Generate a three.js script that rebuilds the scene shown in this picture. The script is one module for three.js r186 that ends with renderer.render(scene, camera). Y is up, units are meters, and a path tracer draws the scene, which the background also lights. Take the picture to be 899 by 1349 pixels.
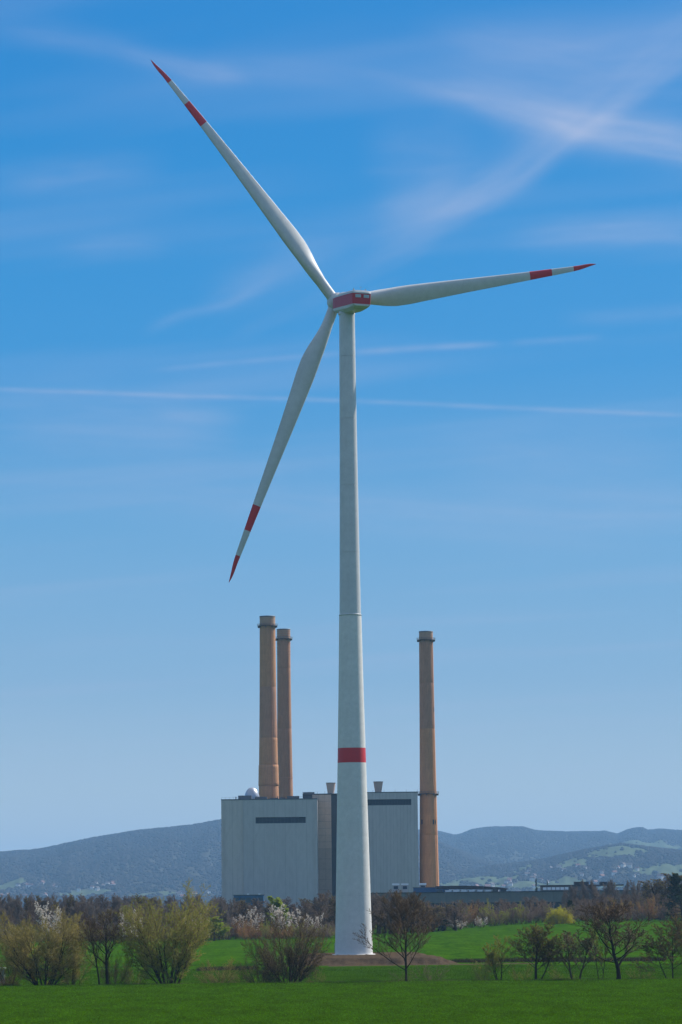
import * as THREE from 'three';
import { mergeGeometries } from 'three/addons/utils/BufferGeometryUtils.js';
import { createNoise2D, createNoise3D } from 'simplex-noise';

// ---------------------------------------------------------------- camera
const F = 4000, PW = 899, PH = 1349, HORIZON = 1179, DIST = 750;
const CAM = new THREE.Vector3(-2.02, 14.57, DIST);
const pitch = Math.atan((HORIZON - PH / 2) / F), roll = 0.6 * Math.PI / 180;
const scene = new THREE.Scene();
const camera = new THREE.PerspectiveCamera(2 * Math.atan(PH / 2 / F) * 180 / Math.PI, PW / PH, 1, 60000);
const fwd = new THREE.Vector3(0, Math.sin(pitch), -Math.cos(pitch));
const up0 = new THREE.Vector3(0, Math.cos(pitch), Math.sin(pitch));
const right0 = new THREE.Vector3(1, 0, 0);
const RIGHT = right0.clone().multiplyScalar(Math.cos(roll)).addScaledVector(up0, -Math.sin(roll));
const UP = up0.clone().multiplyScalar(Math.cos(roll)).addScaledVector(right0, Math.sin(roll));
camera.position.copy(CAM);
camera.up.copy(UP);
camera.lookAt(CAM.clone().add(fwd));

// ---------------------------------------------------------------- sun, exposure
const sunDir = new THREE.Vector3(0.600, 0.669, -0.440).normalize();
const sun = new THREE.DirectionalLight(new THREE.Color(1.0, 0.94, 0.86), 4.2);
sun.position.copy(sunDir).multiplyScalar(900);
sun.castShadow = true;
sun.shadow.mapSize.set(4096, 4096);
Object.assign(sun.shadow.camera, { left: -300, right: 300, top: 300, bottom: -300, near: 10, far: 2500 });
scene.add(sun, sun.target);
const renderer = new THREE.WebGLRenderer({ antialias: true });
renderer.toneMapping = THREE.LinearToneMapping;
const EXPOSURE = 1.42;
renderer.toneMappingExposure = EXPOSURE;
renderer.shadowMap.enabled = true;

// ---------------------------------------------------------------- small tools
function rngOf(seed) {
  let a = (seed * 2654435761) >>> 0;
  return () => { a = (a + 0x6D2B79F5) >>> 0; let t = a; t = Math.imul(t ^ (t >>> 15), t | 1); t ^= t + Math.imul(t ^ (t >>> 7), t | 61); return ((t ^ (t >>> 14)) >>> 0) / 4294967296; };
}
const n2 = createNoise2D(rngOf(11)), n3 = createNoise3D(rngOf(12));
const smooth = (a, b, x) => { const t = Math.min(1, Math.max(0, (x - a) / (b - a))); return t * t * (3 - 2 * t); };
const lerp = (a, b, t) => a + (b - a) * t;
function table(rows, x) {            // piecewise linear lookup, rows of [x, value]
  if (x <= rows[0][0]) return rows[0][1];
  for (let i = 1; i < rows.length; i++) if (x <= rows[i][0]) {
    const t = (x - rows[i - 1][0]) / (rows[i][0] - rows[i - 1][0]);
    const a = rows[i - 1][1], b = rows[i][1];
    return Array.isArray(a) ? a.map((v, k) => lerp(v, b[k], t)) : lerp(a, b, t);
  }
  return rows[rows.length - 1][1];
}
const lin = (v) => { v /= 255; return v <= 0.04045 ? v / 12.92 : Math.pow((v + 0.055) / 1.055, 2.4); };
function rayOf(px, py) { return fwd.clone().addScaledVector(RIGHT, (px - PW / 2) / F).addScaledVector(UP, (PH / 2 - py) / F); }
function at(px, py, d) { const r = rayOf(px, py); return CAM.clone().addScaledVector(r, d / -r.z); }      // point on the upright plane d metres away
function pxOf(p) { const v = p.clone().sub(CAM), z = v.dot(fwd); return [PW / 2 + F * v.dot(RIGHT) / z, PH / 2 - F * v.dot(UP) / z]; }
const mpp = (p) => p.clone().sub(CAM).dot(fwd) / F;                                                       // metres for one photo pixel at p

// ---------------------------------------------------------------- sky: clear blue with thin cirrus, two contrails and added white cloud overhead
{
  const W = 4096, H = 4096, data = new Float32Array(W * H * 4);
  const clear = [[0, [190, 206, 216]], [2, [171, 197, 215]], [4, [138, 180, 214]], [7, [106, 168, 216]], [10, [64, 151, 215]], [13, [46, 143, 212]], [16, [37, 135, 208]], [25, [36, 122, 200]], [45, [58, 120, 190]], [90, [60, 114, 180]]]
    .map(([e, c]) => [e, c.map((v) => lin(v) / EXPOSURE)]);
  const cloudCol = [176, 190, 222].map((v) => lin(v) / EXPOSURE), fillVeilCol = [236, 238, 242].map((v) => lin(v) / EXPOSURE);
  // streaks followed from the photograph: [strength, width in pixels, [x, y] ...]
  const S = [
    [0.36, [28, 19], [440, 92], [540, 112], [620, 128], [700, 152], [780, 174], [860, 186], [960, 204], [1080, 226], [1300, 270], [1500, 312]],
    [0.16, [34, 30], [560, 110], [660, 140], [760, 170], [860, 186], [1000, 206], [1200, 244]],
    [0.25, [14, 46], [1600, -390], [1320, -210], [1060, -40], [960, 30], [899, 72], [840, 116], [780, 160], [735, 192], [690, 232], [640, 262], [590, 286], [540, 318], [470, 350], [380, 392], [280, 436]],
    [0.12, [8, 22], [760, 176], [700, 226], [650, 254], [600, 278], [545, 300]],
    [0.12, [60, 60], [560, 60], [680, 90], [800, 110], [930, 100], [1100, 60]],
    [0.12, [40, 40], [460, 200], [560, 196], [650, 190]],
    [0.16, [30, 34], [480, 290], [560, 268], [620, 240]],
    [0.08, 22, [240, 80], [400, 96], [540, 110]],
    [0.13, 18, [-40, 36], [60, 46], [130, 58], [215, 76]],
    [0.16, 16, [130, 60], [260, 92], [340, 100]],
    [0.15, 20, [-60, 240], [40, 234], [140, 222], [240, 214]],
    [0.15, 7, [180, 444], [205, 430], [240, 414], [300, 401], [345, 378], [380, 350]],
    [0.14, 26, [250, 405], [330, 372], [400, 340], [470, 318]],
    [0.09, 18, [60, 330], [130, 326], [180, 322], [240, 330]],
    [0.32, 2.2, [-60, 511], [0, 513], [120, 517], [250, 522], [370, 525], [460, 528], [560, 532], [640, 536], [760, 541], [899, 547], [980, 551]],
    [0.17, 3.0, [180, 490], [290, 479], [390, 470], [470, 464]],
    [0.30, 3.6, [455, 465], [500, 462], [560, 458], [620, 455], [670, 452]],
    [0.16, 3.6, [660, 453], [740, 447], [800, 443]],
    [0.18, 40, [-80, 560], [80, 562], [240, 566], [330, 572]],
    [0.14, 9, [190, 543], [260, 548], [340, 552]],
    [0.14, 50, [520, 600], [680, 612], [820, 622], [990, 634]],
    [0.16, 34, [-80, 646], [240, 656], [520, 674], [760, 690], [980, 694]],
    [0.16, 20, [640, 318], [760, 306], [860, 300], [990, 306]],
    [0.13, 9, [720, 420], [800, 418], [890, 410], [960, 400]],
    [0.12, 30, [520, 30], [650, 60], [760, 70], [900, 40]],
  ];
  const rf = rngOf(17);
  for (const [k, ww, ...p] of S.filter((q) => (Array.isArray(q[1]) ? Math.max(...q[1]) : q[1]) > 10)) {      // fine strands combed along the broad wisps
    const w = Array.isArray(ww) ? Math.max(...ww) : ww;
    for (let q = 0; q < (k > 0.15 ? 7 : 3); q++) {
      const off = (rf() - 0.5) * 1.7 * w, a = Math.floor(rf() * (p.length - 2)), n = Math.min(p.length - a, 3 + Math.floor(rf() * 3)), skew = (rf() - 0.5) * 0.9 * w;
      S.push([k * (0.1 + 0.22 * rf()), 2.4 + 5 * rf(), ...p.slice(a, a + n).map(([x, y], i) => [x + (rf() - 0.5) * 6, y + off + skew * (i / n - 0.5)])]);
    }
  }
  const streakAt = (x, y) => {
    let sum = 0;
    for (const [k, ww, ...p] of S) {
      const wmax = Array.isArray(ww) ? Math.max(...ww) : ww; let best = 1e9, u = 0, side = 1, run = 0; const n = p.length - 1;
      let q0 = 0;
      for (let i = 0; i < n; i++) {
        const dx = p[i + 1][0] - p[i][0], dy = p[i + 1][1] - p[i][1], L = Math.hypot(dx, dy), t = Math.min(1, Math.max(0, ((x - p[i][0]) * dx + (y - p[i][1]) * dy) / (L * L)));
        const q = Math.hypot(x - p[i][0] - t * dx, y - p[i][1] - t * dy);
        if (q < best) { best = q; u = (i + t) / n; side = dx * (y - p[i][1]) - dy * (x - p[i][0]); run = q0 + t * L; }
        q0 += L;
      }
      if (best < 3 * wmax) {
        const sd = best * Math.sign(side), w = Array.isArray(ww) ? lerp(ww[0], ww[1], smooth(-0.6, 0.6, sd / wmax)) : ww;
        const ends = smooth(0, w < 2.3 ? 0.05 : w < 5 ? 0.2 : 0.38, u) * smooth(0, w < 2.3 ? 0.05 : w < 5 ? 0.2 : 0.38, 1 - u), g = Math.exp(-(best * best) / (1.1 * w * w)), ph = p[0][0] * 0.37 + k * 70;
        const grain = w < 5 ? 0.85 + 0.25 * n2(run * 0.02, ph) : 0.85 + 0.16 * n2(run * 0.006 + ph, sd * 0.03) + 0.16 * n2(run * 0.012 + sd * 0.02, sd * 0.11 + ph) + 0.08 * n2(run * 0.03 - sd * 0.03, sd * 0.3);
        sum += k * ends * g * Math.max(0, grain);
      }
    }
    return sum;
  };
  const dir = new THREE.Vector3(), tilt = 0.16;
  for (let j = 0; j < H; j++) {
    const el = ((j + 0.5) / H - 0.5) * Math.PI, se = Math.sin(el), ce = Math.cos(el), deg = Math.max(0, el * 180 / Math.PI);
    const c = table(clear, deg);
    for (let i = 0; i < W; i++) {
      const o = (j * W + i) * 4; data[o + 3] = 1;
      if (el < -0.01) { data[o] = c[0]; data[o + 1] = c[1]; data[o + 2] = c[2]; continue; }
      const az = ((i + 0.5) / W - 0.5) * 2 * Math.PI;
      dir.set(Math.cos(az) * ce, se, Math.sin(az) * ce);
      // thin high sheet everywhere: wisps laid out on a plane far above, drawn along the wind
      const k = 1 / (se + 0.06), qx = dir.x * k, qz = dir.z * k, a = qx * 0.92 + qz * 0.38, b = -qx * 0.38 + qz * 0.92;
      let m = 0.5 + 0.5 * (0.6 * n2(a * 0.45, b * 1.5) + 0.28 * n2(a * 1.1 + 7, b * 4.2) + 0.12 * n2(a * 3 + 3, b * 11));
      const fillVeil = smooth(0.22, 0.72, m) * 0.72 * smooth(17, 36, deg);  // bright cloud added above the view to lighten the shaded faces
      m = smooth(0.40, 0.95, m) * 0.17 * smooth(0, 6, deg);
      const z = dir.dot(fwd);
      if (z > 0.9) {
        const x = PW / 2 + F * dir.dot(RIGHT) / z, y = PH / 2 - F * dir.dot(UP) / z;
        if (x > -700 && x < 1600 && y > -500 && y < 1250) m += streakAt(x, y);
      }
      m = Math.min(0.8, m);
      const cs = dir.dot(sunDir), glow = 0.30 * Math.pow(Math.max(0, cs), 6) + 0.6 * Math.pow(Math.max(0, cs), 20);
      for (let q = 0; q < 3; q++) data[o + q] = lerp(lerp(c[q], cloudCol[q], m), fillVeilCol[q], fillVeil) + glow * (q === 0 ? 0.55 : q === 1 ? 0.8 : 1);
    }
  }
  const t = new THREE.DataTexture(data, W, H, THREE.RGBAFormat, THREE.FloatType);
  t.mapping = THREE.EquirectangularReflectionMapping; t.magFilter = THREE.LinearFilter; t.minFilter = THREE.LinearFilter; t.needsUpdate = true;
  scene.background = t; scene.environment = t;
}
scene.fog = new THREE.FogExp2(new THREE.Color(0.36, 0.66, 1.0), 0.000050);

// ---------------------------------------------------------------- materials
function noiseTexture(size, seed, fn, srgb = true) {   // fn(u, v, tiling noise) -> [r, g, b] 0..1
  const nn = createNoise3D(rngOf(seed)), nn2 = createNoise3D(rngOf(seed + 1)), data = new Uint8Array(size * size * 4);
  // noise that tiles: blend of two shifted samples is avoided by walking round two circles
  const tn = (u, v, f) => {
    const a = u * 2 * Math.PI, b = v * 2 * Math.PI, r = f / (2 * Math.PI);
    return 0.5 * (nn(Math.cos(a) * r, Math.sin(a) * r, Math.cos(b) * r) + nn2(Math.sin(b) * r, Math.cos(a) * r + 5, Math.sin(a) * r + Math.cos(b) * r));
  };
  for (let j = 0; j < size; j++) for (let i = 0; i < size; i++) {
    const c = fn(i / size, j / size, tn), o = (j * size + i) * 4;
    for (let k = 0; k < 3; k++) data[o + k] = Math.max(0, Math.min(255, c[k] * 255));
    data[o + 3] = 255;
  }
  const t = new THREE.DataTexture(data, size, size, THREE.RGBAFormat);
  t.wrapS = t.wrapT = THREE.RepeatWrapping; t.magFilter = THREE.LinearFilter; t.minFilter = THREE.LinearMipmapLinearFilter; t.generateMipmaps = true;
  if (srgb) t.colorSpace = THREE.SRGBColorSpace; t.needsUpdate = true;
  return t;
}
const mottle = noiseTexture(256, 21, (u, v, tn) => { const g = 0.955 + 0.03 * tn(u, v, 5) + 0.02 * tn(u, v, 17) + 0.025 * tn(u, v, 47); return [g, g, g]; });
const streaky = noiseTexture(256, 31, (u, v, tn) => { const g = 0.945 + 0.022 * tn(u, v * 0.0 + 0.3, 24) + 0.03 * tn(u, v, 6) + 0.03 * tn(u, v, 40); return [g, g * 0.995, g * 0.985]; });
const grassTex = noiseTexture(512, 41, (u, v, tn) => { const g = 0.88 + 0.12 * tn(u, v, 5) + 0.12 * tn(u, v, 22) + 0.14 * tn(u, v, 90), y = 0.05 * tn(u, v, 4); return [g * (0.97 + y), g, g * 0.9]; });
const earthTex = noiseTexture(512, 51, (u, v, tn) => { const g = 0.84 + 0.14 * tn(u, v, 6) + 0.14 * tn(u, v, 24) + 0.14 * tn(u, v, 80); return [g, g * 0.97, g * 0.94]; });
const rep = (t, u, v) => { const c = t.clone(); c.repeat.set(u, v); c.needsUpdate = true; return c; };
const mat = (r, g, b, rough = 0.9, extra = {}) => new THREE.MeshStandardMaterial({ color: new THREE.Color().setRGB(r, g, b), roughness: rough, side: THREE.DoubleSide, ...extra });
const matte = (r, g, b, extra = {}) => new THREE.MeshPhysicalMaterial({ color: new THREE.Color().setRGB(r, g, b), roughness: 1, specularIntensity: 0, side: THREE.DoubleSide, ...extra });
const leafMat = (r, g, b) => new THREE.MeshPhysicalMaterial({ color: new THREE.Color().setRGB(r, g, b), roughness: 0.95, specularIntensity: 0, transmission: 0.5, thickness: 0, side: THREE.DoubleSide });

// ---------------------------------------------------------------- naming
const used = new Map();
function numbered(name) { const n = used.get(name) ?? 0; used.set(name, n + 1); return n ? `${name}_${String(n).padStart(3, '0')}` : name; }
function tag(o, label, category, group, kind) {
  if (label) o.userData.label = label;
  if (category) o.userData.category = category;
  if (group) o.userData.group = group;
  if (kind) o.userData.kind = kind;
  return o;
}
function shade(o) { o.castShadow = true; o.receiveShadow = true; return o; }
function thing(name, label, category, pos = [0, 0, 0], group) {
  const o = new THREE.Group(); o.name = numbered(name); o.position.set(...pos); scene.add(o);
  return tag(o, label, category, group);
}
function part(name, geo, m, parent, label) {
  const o = shade(new THREE.Mesh(geo, m)); o.name = name; parent.add(o); if (label) o.userData.label = label; return o;
}
function structure(name, geo, m, label, category) {
  const o = shade(new THREE.Mesh(geo, m)); o.name = numbered(name); scene.add(o); return tag(o, label, category, null, 'structure');
}
function copyOf(root, label, group) {
  const c = root.clone(); c.name = numbered(root.name.replace(/_\d{3}$/, '')); c.userData = { ...root.userData }; scene.add(c);
  if (label) c.userData.label = label; if (group) c.userData.group = group; return c;
}
function boxAt(x0, x1, y0, y1, z0, z1) {      // uv in metres on every face
  const g = new THREE.BoxGeometry(x1 - x0, y1 - y0, z1 - z0); g.translate((x0 + x1) / 2, (y0 + y1) / 2, (z0 + z1) / 2);
  const p = g.attributes.position, n = g.attributes.normal, u = g.attributes.uv;
  for (let i = 0; i < p.count; i++) {
    const ax = Math.abs(n.getX(i)), ay = Math.abs(n.getY(i));
    u.setXY(i, ax > 0.5 ? p.getZ(i) : p.getX(i), ay > 0.5 ? p.getZ(i) : p.getY(i));
  }
  return g;
}
function lathe(profile, seg = 48) {           // [radius, height] pairs, uv in metres
  const g = new THREE.LatheGeometry(profile.map(([r, y]) => new THREE.Vector2(r, y)), seg), p = g.attributes.position, u = g.attributes.uv;
  const r = Math.max(...profile.map((q) => q[0]));
  for (let i = 0; i < p.count; i++) u.setXY(i, u.getX(i) * 2 * Math.PI * r, p.getY(i));
  return g;
}
function torus(r, t, y) { const g = new THREE.TorusGeometry(r, t, 6, 40); g.rotateX(Math.PI / 2); g.translate(0, y, 0); return g; }

// ---------------------------------------------------------------- terrain
function heightAt(x, z) {
  const d = DIST - z;
  let h = d < 340 ? 12.9 * Math.pow(1 - Math.max(-200, d) / 340, 2) : 0;
  h += -0.8 * smooth(514, 530, d) - 0.7 * smooth(530, 640, d) + 1.5 * smooth(800, 980, d);
  h += 3.4 * smooth(820, 1180, d) * smooth(-8, 95, x);
  h += 0.22 * n2(x * 0.012, d * 0.006) * smooth(560, 700, d) + 0.05 * n2(x * 0.06, d * 0.02 + 4);
  h -= 14 * smooth(1900, 2900, d);
  return h;
}
function groundAt(px, d) { const p = at(px, HORIZON, d); p.y = heightAt(p.x, p.z); return p; }
function sheet(xs, ds, lift, uvScale = 1) {    // a sheet over the terrain on a grid of x and distances
  const pos = [], uv = [], idx = [], nx = xs.length;
  for (const d of ds) for (const x of xs) { const z = DIST - d; pos.push(x, heightAt(x, z) + lift, z); uv.push(x * uvScale, d * uvScale); }
  for (let j = 0; j + 1 < ds.length; j++) for (let i = 0; i + 1 < nx; i++) { const a = j * nx + i; idx.push(a, a + 1, a + nx, a + 1, a + nx + 1, a + nx); }
  const g = new THREE.BufferGeometry(); g.setAttribute('position', new THREE.Float32BufferAttribute(pos, 3)); g.setAttribute('uv', new THREE.Float32BufferAttribute(uv, 2)); g.setIndex(idx); g.computeVertexNormals(); return g;
}
const range = (a, b, n) => Array.from({ length: n + 1 }, (_, i) => a + (b - a) * i / n);
const M = {
  meadow: matte(0.040, 0.100, 0.001, { map: rep(grassTex, 1 / 28, 1 / 90) }),
  crop: matte(0.032, 0.088, 0.0005, { map: rep(grassTex, 1 / 11, 1 / 40) }),
  earth: matte(0.105, 0.080, 0.055, { map: rep(earthTex, 1 / 9, 1 / 9) }),
};
structure('ground', sheet([-7000, -4500, ...range(-2500, -160, 20), ...range(-150, 150, 100), ...range(160, 2500, 20), 4500, 7000], [...range(-300, 300, 12), ...range(320, 500, 18), ...range(504, 560, 28), ...range(570, 1300, 74), ...range(1350, 4200, 30), ...range(4500, 9000, 10), 13000, 18000], 0), M.meadow, 'green meadow reaching from the brook to the power station', 'meadow');
structure('crop_field', sheet([...range(-400, -105, 8), ...range(-100, 100, 80), ...range(105, 400, 8)], [...range(-200, 300, 20), ...range(320, 500, 18), ...range(504, 519, 10)], 0.03), M.crop, 'dark green field of young winter wheat in front of the trees', 'field');

// ---------------------------------------------------------------- far hills: wooded ridges with meadows
const ridgeLeft = [[-900, 1140], [-400, 1128], [-100, 1123], [0, 1121], [40, 1119], [60, 1116], [90, 1109], [120, 1103], [180, 1093], [250, 1086], [290, 1079], [360, 1072], [430, 1070], [500, 1078], [560, 1100], [640, 1132], [760, 1160], [1000, 1182], [1800, 1190]];
const ridgeRight = [[-900, 1170], [200, 1150], [420, 1105], [500, 1094], [560, 1092], [578, 1094], [600, 1099], [611, 1097], [625, 1091], [642, 1089], [660, 1088], [690, 1088], [706, 1093], [750, 1095], [800, 1094], [815, 1098], [826, 1093], [836, 1090], [848, 1089], [856, 1093], [872, 1091], [899, 1093], [1000, 1086], [1300, 1100], [1800, 1125]];
const ridgeLow = [[-900, 1150], [380, 1185], [540, 1176], [600, 1146], [660, 1138], [720, 1130], [770, 1118], [820, 1110], [870, 1116], [930, 1122], [1100, 1130], [1800, 1150]];
function ridgeHeight(rows, px, d) { return at(px, table(rows, px), d).y; }
const HILLS = [
  { name: 'hills', rows: ridgeRight, d0: 10000, d1: 16000, meadow: [[640, 0.36, 75, 0.07], [850, 0.62, 50, 0.05]], seed: 3 },
  { name: 'hills', rows: ridgeLeft, d0: 8000, d1: 12500, meadow: [[12, 0.34, 30, 0.06], [112, 0.20, 34, 0.035], [215, 0.15, 60, 0.02], [-120, 0.45, 60, 0.1]], seed: 1 },
  { name: 'hills', rows: ridgeLow, d0: 7400, d1: 10500, meadow: [[808, 0.82, 46, 0.11], [752, 0.66, 26, 0.08], [590, 0.62, 46, 0.16], [650, 0.52, 42, 0.12], [872, 0.50, 44, 0.10], [720, 0.36, 60, 0.06], [800, 0.26, 70, 0.05], [690, 0.74, 16, 0.07]], seed: 2 },
];
const hillPoint = (h, px, t) => {
  const d = lerp(h.d0, h.d1, t), top = ridgeHeight(h.rows, px, h.d1), p = at(px, HORIZON, d);
  const bump = 14 * n2(px * 0.016 + h.seed * 9, t * 3.2) + 4 * n2(px * 0.05, t * 9 + h.seed);
  p.y = lerp(-6, top - 9, 0.35 * t + 0.65 * smooth(0, 1, t)) + bump * Math.sin(Math.PI * Math.min(1, t)) * (t < 1 ? 1 : 0);
  if (t > 1) p.y = top - 9 - (t - 1) * 260;
  return p;
};
const isMeadow = (h, px, t) => {
  const w = 0.25 * n2(px * 0.03, t * 14 + h.seed * 5) + 0.12 * n2(px * 0.1, t * 40);
  for (const [cx, ct, rx, rt] of h.meadow) { const q = Math.hypot((px - cx) / rx, (t - ct) / rt); if (q + w < 1) return true; }
  return false;
};
const hillMat = new THREE.MeshPhysicalMaterial({ vertexColors: true, roughness: 1, specularIntensity: 0, side: THREE.DoubleSide });
const woodSpots = [];
for (const h of HILLS) {
  const pxs = [...range(-900, -40, 60), ...range(-30, 930, 320), ...range(940, 1800, 60)], ts = [...range(0, 1, 100), 1.2, 1.6], pos = [], col = [], idx = [], nx = pxs.length;
  for (const t of ts) for (const px of pxs) {
    const p = hillPoint(h, px, t); pos.push(p.x, p.y, p.z);
    const v = 1 + 0.2 * n2(px * 0.05, t * 18);
    if (isMeadow(h, px, t)) col.push(0.080 * v, 0.103 * v, 0.052 * v); else col.push(0.055 * v, 0.055 * v, 0.040 * v);
  }
  for (let j = 0; j + 1 < ts.length; j++) for (let i = 0; i + 1 < nx; i++) { const a = j * nx + i; idx.push(a, a + 1, a + nx, a + 1, a + nx + 1, a + nx); }
  const g = new THREE.BufferGeometry(); g.setAttribute('position', new THREE.Float32BufferAttribute(pos, 3)); g.setAttribute('color', new THREE.Float32BufferAttribute(col, 3)); g.setIndex(idx); g.computeVertexNormals();
  structure(h.name, g, hillMat, ['', 'long wooded hill sloping up behind the grey boiler house', 'low hill with meadow clearings behind the flat hall', 'farther wooded ridge on the skyline beyond the chimney'][h.seed], 'hill');
  const r = rngOf(70 + h.seed);
  for (let i = 0; i < 60000; i++) {
    const px = -160 + r() * 1220, t = 1.005 - Math.pow(r(), 1.3) * 1.0; if (isMeadow(h, px, t) && r() > 0.02) continue;
    if (n2(px * 0.022 + h.seed * 3, t * 6) < -0.45 && t < 0.5 && r() > 0.25) continue;
    woodSpots.push([hillPoint(h, px, t), 6 + r() * 6, r(), r()]);
  }
}
{ // tree crowns of the far woods, one mass
  const g = new THREE.IcosahedronGeometry(1, 1), p = g.attributes.position;
  for (let i = 0; i < p.count; i++) { const x = p.getX(i), y = p.getY(i), z = p.getZ(i), k = 1 + 0.35 * n3(x * 1.8, y * 1.8, z * 1.8); p.setXYZ(i, x * k, y * k, z * k); }
  g.computeVertexNormals();
  const o = new THREE.InstancedMesh(g, matte(1, 1, 1), woodSpots.length), m4 = new THREE.Matrix4(), q = new THREE.Quaternion(), c = new THREE.Color();
  woodSpots.forEach(([v, s, a, b], i) => {
    q.setFromAxisAngle(new THREE.Vector3(0, 1, 0), a * 6.28);
    m4.compose(new THREE.Vector3(v.x, v.y + s * 0.3, v.z), q, new THREE.Vector3(s * 0.62, s * (0.32 + 0.2 * b), s * 0.62)); o.setMatrixAt(i, m4);
    if (b > 0.9) c.setRGB(0.036, 0.044, 0.034); else c.setRGB(0.056 + 0.014 * a, 0.053 + 0.010 * a, 0.042 + 0.008 * b); o.setColorAt(i, c);
  });
  o.name = 'hill_woods'; shade(o); scene.add(o); tag(o, 'bare grey-brown woods covering the distant hills', 'woods', null, 'stuff');
}
{ // village houses on the slopes
  const wall = mat(0.60, 0.57, 0.53, 0.9), roofs = [mat(0.20, 0.095, 0.07), mat(0.12, 0.10, 0.095), mat(0.16, 0.11, 0.09)];
  const proto = roofs.map((rm, k) => {
    const o = new THREE.Group(); part('wall', boxAt(-6, 6, -3, 5.5, -4.5, 4.5), wall, o);
    const s = new THREE.Shape([new THREE.Vector2(-5.2, 5.3), new THREE.Vector2(5.2, 5.3), new THREE.Vector2(0, 10)]), g = new THREE.ExtrudeGeometry(s, { depth: 12.8, bevelEnabled: false }); g.translate(0, 0, -6.4); g.rotateY(Math.PI / 2);
    part('roof', g, rm, o); return o;
  });
  const text = ['far white village house with a red tiled roof on the wooded hillside', 'far white village house with a dark slate roof on the wooded hillside', 'far white village house with a brown tiled roof on the wooded hillside'];
  const r = rngOf(5), groups = [[1, 50, 0.30, 26, 0.04, 12], [1, 8, 0.17, 16, 0.035, 9], [1, 128, 0.27, 26, 0.05, 8], [1, 32, 0.13, 30, 0.03, 7], [1, 255, 0.12, 22, 0.03, 8], [2, 735, 0.52, 40, 0.12, 16], [2, 650, 0.36, 55, 0.06, 16], [2, 800, 0.42, 40, 0.07, 9], [2, 858, 0.33, 28, 0.06, 7], [2, 690, 0.2, 80, 0.06, 10], [2, 590, 0.3, 22, 0.06, 6]];
  for (const [hs, cx, ct, rx, rt, n] of groups) for (let i = 0; i < n; i++) {
    const h = HILLS.find((q) => q.seed === hs), k = Math.floor(r() * 3), p = hillPoint(h, cx + (r() - 0.5) * 2 * rx, ct + (r() - 0.5) * 2 * rt), s = 0.7 + r() * 0.6;
    const o = proto[k].clone(); o.name = numbered('village_house'); o.position.set(p.x, p.y + 2.5, p.z); o.rotation.y = r() * 3.1; o.scale.setScalar(s); scene.add(o);
    tag(o, text[k], 'house', 'village houses on the far hillside');
  }
}

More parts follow.
